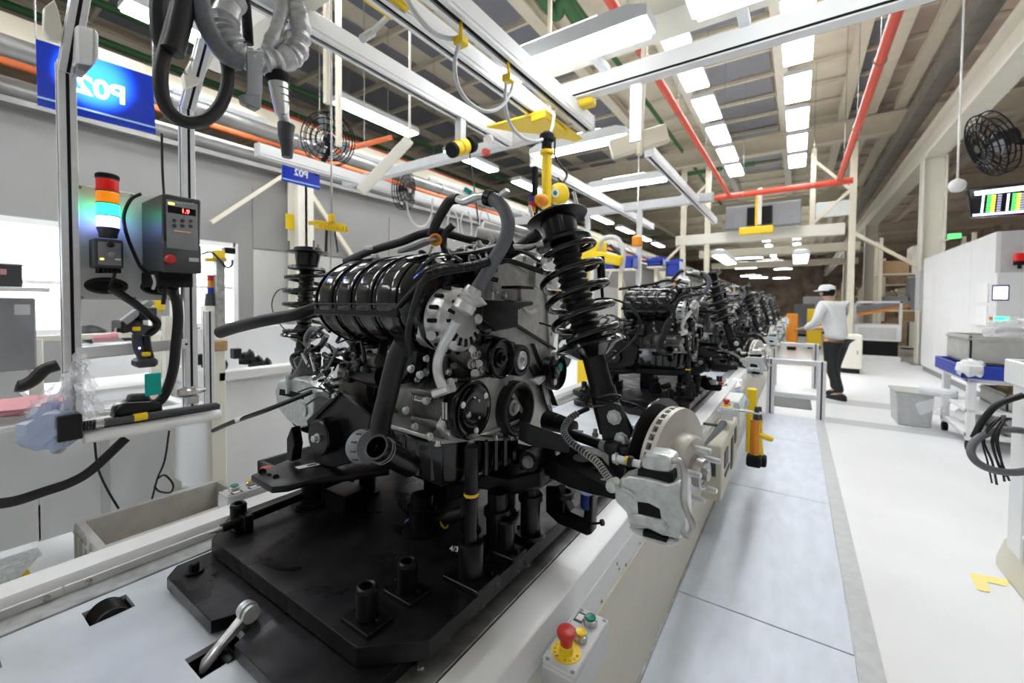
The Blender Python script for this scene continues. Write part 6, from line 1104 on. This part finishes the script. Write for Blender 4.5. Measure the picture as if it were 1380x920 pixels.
obj('collar', G().lathe(ax0, ax1-ax0, [(0,.035),(.012,.052),(.04,.054),(.055,.045),(.055,0)], 22), 'slot', ht); obj('cone', G().lathe(ax0, ax1-ax0, [(.05,.044),(.12,.038),(.17,.034),(.2,.030),(.2,0)], 22), 'silver', ht); obj('barrel', G().cyl(P(379,145,x=XO),P(386,170,x=XO),.023,.028), 'steel', ht); obj('grip', G().tube(PP([(386,168),(385,182),(387,198),(387,212)], x=XO), lambda t: .04-.016*t, 12), 'dgrey', ht)
for k in range(4): obj('clamp_ring', G().torus(P(376+k*1.3,112+k*9,x=XO), ax1-ax0, .044-.003*k, .003, 20, 6), 'dgrey', ht)
obj('feed_hose', G().tube(PP([(378,88),(385,92),(392,86),(398,76)], x=XO), .01, 8), 'paper', ht); obj('air_line', G().cyl(P(372,96,x=XO),P(374,40,x=XO),.012), 'steel', ht)
tag(obj('slant_bar', G().bar(P(486,258,x=-3.6),P(552,188,x=-3.3),.05,.10).cyl(P(552,188,x=-3.3),V((P(552,188,x=-3.3).x,P(552,188,x=-3.3).y,RZ-.06)),.012), 'cream2', base=P(486,258,x=-3.6), bev=.006), 'cream steel bar slanting up beside the small cage fan', 'bar')
# spring balancer on the outer rail
sb2 = thing('spring_balancer', 'yellow spring balancer with red end slung under the white crane rail', 'balancer', P(635,210,x=-2.22)); a, b = P(610,202,x=-2.22), P(657,188,x=-2.22)
obj('drum', G().lathe(a, b-a, [(0,.045),(.01,.055),(.04,.06),(.05,.055),(.09,.055),(.09,.062),(.16,.062),(.17,.05),(.175,0)], 24), 'yellow', sb2); obj('black_rim', G().cyl(a-(b-a)*.04, a+(b-a)*.03, .058), 'slot', sb2); obj('black_band', G().cyl(a.lerp(b,.42),a.lerp(b,.52),.065), 'slot', sb2); obj('steel_cap', G().cyl(b,b+(b-a)*.06,.045), 'paper', sb2); obj('red_clip', G().box(P(655,205,x=-2.22),(.05,.07,.05)), 'redp', sb2, bev=.008); obj('red_hook', G().box(P(622,186,x=-2.24),(.05,.1,.04)), 'redp', sb2, bev=.008); obj('suspension', G().bb(-2.25,-2.19,a.y+.06,a.y+.12,a.z,ZR+.02), 'lightgrey', sb2); obj('cord', G().cyl(P(633,208,x=-2.22),P(645,300,x=-2.1),.006), 'rubber', sb2)
# yellow lifting trolley above the front strut
XT = -1.46
yt = thing('lifting_trolley', 'yellow lifting trolley with vertical mast under the crane rail with the looping cables', 'hoist', P(735,285,x=XT))
obj('carriage', G().prism([P(a,b,z=ZR-.04) for a,b in ((655,172),(700,160),(735,150),(745,158),(785,188),(775,192),(735,182),(690,178))], (0,0,.02)), 'yellow', yt, bev=.006); obj('carriage_lug', G().prism([P(a,b,z=ZR-.10) for a,b in ((715,165),(735,158),(765,185),(745,190))], (0,0,.05)), 'yellow', yt, bev=.008)
obj('rotator', G().lathe(P(737,178,x=XT), -Z, [(0,.03),(.02,.05),(.06,.05),(.07,.035),(.11,.035),(.11,0)], 20), 'slot', yt); obj('mast', G().lathe(P(737,203,x=XT), -Z, [(0,.045),(.02,.045),(.025,.034),(.4,.034),(.4,0)], 20), 'yellow', yt); obj('flange', G().cyl(P(737,205,x=XT),P(737,208,x=XT),.052), 'yellow', yt)
obj('black_mast', G().bar(P(721,225,x=XT),P(721,290,x=XT),.03,.03,X), 'slot', yt); obj('cushion', G().sph(P(729,270,x=XT+.05),(.05,.05,.045),14,10), 'orange', yt)
bl = obj('round_balancer', G().lathe(P(750,263,x=XT+.02), X-Y*.5, [(0,.04),(.01,.075),(.05,.078),(.065,.06),(.07,.03),(.07,0)], 26), 'yellow', yt); obj('green_badge', G().lathe(P(748,260,x=XT+.09), X-Y*.5, [(0,.03),(.006,.03),(.006,0)], 18), 'paper', bl); obj('badge_dot', G().lathe(P(748,260,x=XT+.097), X-Y*.5, [(0,.016),(.004,.016),(.004,0)], 16), 'greenp', bl)
for k, m in enumerate(('orange','redp','navy')): obj('stripe_tube', G().cyl(P(717,286-k*7,x=XT),P(717,279-k*7,x=XT),.024), m, yt)
cable([P(548,0,x=-1.5),P(565,25,x=-1.5),P(585,45,x=-1.5),P(605,52,x=-1.5),P(622,50,x=-1.5)], .012, 'pale green striped cable entering the rail trolley from above', 'lightgrey'); cable([P(619,58,x=-1.47),P(613,85,x=-1.47),P(617,115,x=-1.47),P(632,138,x=-1.47),P(655,150,x=-1.47),P(675,144,x=-1.47),P(688,125,x=-1.47),P(692,108,x=-1.47)], .011, 'pale looping cable between the two yellow cable clips', 'lightgrey'); cable([P(682,112,x=-1.47),P(681,140,x=-1.47),P(688,168,x=-1.47),P(705,186,x=-1.47),P(725,190,x=-1.47),P(742,178,x=-1.47),P(747,155,x=-1.47)], .011, 'pale looping cable ending at the yellow trolley', 'lightgrey'); cable([P(748,185,x=-1.44),P(748,210,x=-1.44),P(755,222,x=-1.44),P(764,235,x=-1.44),P(758,246,x=-1.44),P(752,240,x=-1.44)], .008, 'thin black hooked cable beside the yellow mast')
for a, lab in (((621,56),'first yellow cable clip on the crane rail'),((685,106),'second yellow cable clip on the crane rail')): tag(obj('cable_clip', G().box(P(*a,x=-1.47),(.06,.06,.045)).cyl(P(*a,x=-1.47),P(*a,x=-1.47)+Z*.1,.01), 'yellow', base=P(*a,x=-1.47), bev=.006), lab, 'clip')
tag(obj('yellow_stop', G().box(P(783,140,y=3.05),(.22,.1,.07)).box(P(785,130,y=3.05),(.06,.06,.1)), 'yellow', base=P(783,145,y=3.05), bev=.012), 'yellow end stop on the white cross beam', 'stop'); tag(obj('yellow_bracket', G().box(P(520,-5,x=-1.7),(.16,.2,.08)), 'yellow', base=P(520,0,x=-1.7), bev=.01), 'yellow bracket at the start of the middle crane rail', 'bracket'); tag(obj('rail_sensor', G().tube([P(488,52,x=-1.95),P(502,44,x=-1.95)], .022, 10, smooth=False).bar(P(498,46,x=-1.95),(-1.74,P(498,46,x=-1.95).y,ZR+.06),.02,.02), 'lightgrey', base=P(488,54,x=-1.95)), 'small grey sensor with yellow cap by the crane rail', 'sensor')
# hanging yellow tag rack
rk = thing('hanging_rack', 'yellow toothed tag rack hanging over the left strut', 'rack', P(446,312,x=-2.4)); obj('bar', G().prism(PP([(425,296),(467,302),(467,307),(425,301)], x=-2.4), (-.08,0,0)), 'yellow', rk, bev=.004)
for k in range(10): obj('tooth', G().bar(P(428+k*4,302+k*.55,x=-2.37),P(428.5+k*4,308+k*.5,x=-2.37),.016,.06,X), 'yellow', rk)
obj('hook', G().box(P(447,294,x=-2.4),(.03,.03,.05)), 'yellow', rk); obj('rod', G().cyl(P(447,292,x=-2.4),V((P(447,292,x=-2.4).x,P(447,292,x=-2.4).y,RZ-.06)),.006), 'steel', rk); obj('strap', G().bar(P(440,308,x=-2.4),P(439,345,x=-2.4),.012,.012,X), 'rubber', rk); obj('strap', G().bar(P(451,310,x=-2.4),P(455,340,x=-2.4),.008,.008,X), 'rubber', rk)
# festoon cables on the far left rail
for k, a in enumerate((575,612,630,655)):
    cable(PP([(a-28,268),(a-24,290),(a-14,304),(a-2,303),(a+6,290),(a+8,268)] if k == 0 else [(a-6,285),(a-9,300),(a-6,318),(a,324),(a+5,315),(a+5,298),(a+1,285)], x=-4.2), .012, ('wide pale cable loop under the white wall rail' if k == 0 else 'narrow pale cable loop under the white wall rail'), 'lightgrey')
for o in [o for o in bpy.data.objects if o.get('label', '').startswith('narrow pale cable loop')]: o['group'] = 'festoon loops'
# yellow robot-like lifter and blue bins behind the front strut
yl = thing('yellow_lifter', 'yellow lifting arm with grey hoses beyond the front coil spring', 'lifter', (-1.9,4.9,0)); yy = 4.8
obj('column', G().prism(PP([(782,320),(790,318),(790,430),(780,430)], y=yy), (0,.1,0)), 'yellow', yl, bev=.01); obj('arm_head', G().prism(PP([(783,335),(795,318),(806,322),(806,345),(795,350),(784,352)], y=yy-.05), (0,.3,0)), 'yellow', yl, bev=.02); obj('arm', G().bar(P(800,345,y=yy),P(840,352,y=yy),.12,.12), 'yellow', yl, bev=.02); obj('lower_block', G().prism(PP([(770,352),(786,356),(784,368),(768,366)], y=yy), (0,.2,0)), 'yellow', yl, bev=.01); obj('grey_hose', G().tube(PP([(806,345),(808,328),(818,320),(832,322),(840,340),(838,365)], y=yy), .03, 10), 'lightgrey', yl); obj('dark_hose', G().tube(PP([(822,330),(836,345),(832,360),(826,356)], y=yy), .02, 8), 'rubber', yl)
obj('base', G().bb(P(785,430,y=yy).x-.2,P(785,430,y=yy).x+.2,yy-.1,yy+.3,0,.1), 'yellow', yl); obj('pedestal', G().bb(P(785,430,y=yy).x-.06,P(785,430,y=yy).x+.06,yy,yy+.1,.1,1.4), 'yellow', yl)
for k,(a,b,lab) in enumerate((((815,348),(852,361),'blue bin beyond the yellow lifting arm'),((872,349),(892,358),'blue bin above the second engine, at the second slim post'),((898,352),(915,372),'small dark blue bin behind the second engine hoses'))):
    p, q = P(*a,y=6.8), P(*b,y=6.8); tag(obj('bin_stand', G().bb((p.x+q.x)/2-.03,(p.x+q.x)/2+.03,6.9,6.96,0,min(p.z,q.z)-.02).bb(p.x,q.x,6.8,7.08,min(p.z,q.z)-.02,min(p.z,q.z)), 'cream', base=((p.x+q.x)/2,6.93,0)), 'cream stand under the '+lab, 'stand'); t = thing('blue_bin', lab, 'bin', ((p.x+q.x)/2,6.9,min(p.z,q.z))); z0, z1 = min(p.z,q.z), max(p.z,q.z)
    obj('shell', G().bb(p.x,q.x,6.8,6.83,z0,z1).bb(p.x,q.x,7.05,7.08,z0,z1+.05).bb(p.x,p.x+.02,6.8,7.08,z0,z1).bb(q.x-.02,q.x,6.8,7.08,z0,z1), 'blue', t, bev=.004); obj('bottom', G().bb(p.x,q.x,6.8,7.08,z0,z0+.02), 'blue', t); obj('lip', G().bb(p.x-.01,q.x+.01,6.78,6.8,z1-.04,z1), 'blue', t)
pe = thing('pendant', 'orange pendant control hanging between the two slim posts', 'pendant', P(859,330,y=6)); obj('body', G().box(P(859,325,y=6),(.13,.12,.15)), 'orange', pe, bev=.02); obj('cord', G().cyl(P(859,320,y=6),V((P(859,320,y=6).x,6,RZ-.165)),.008), 'lightgrey', pe)
for o in bpy.data.objects:
    if '_o' in o: del o['_o']
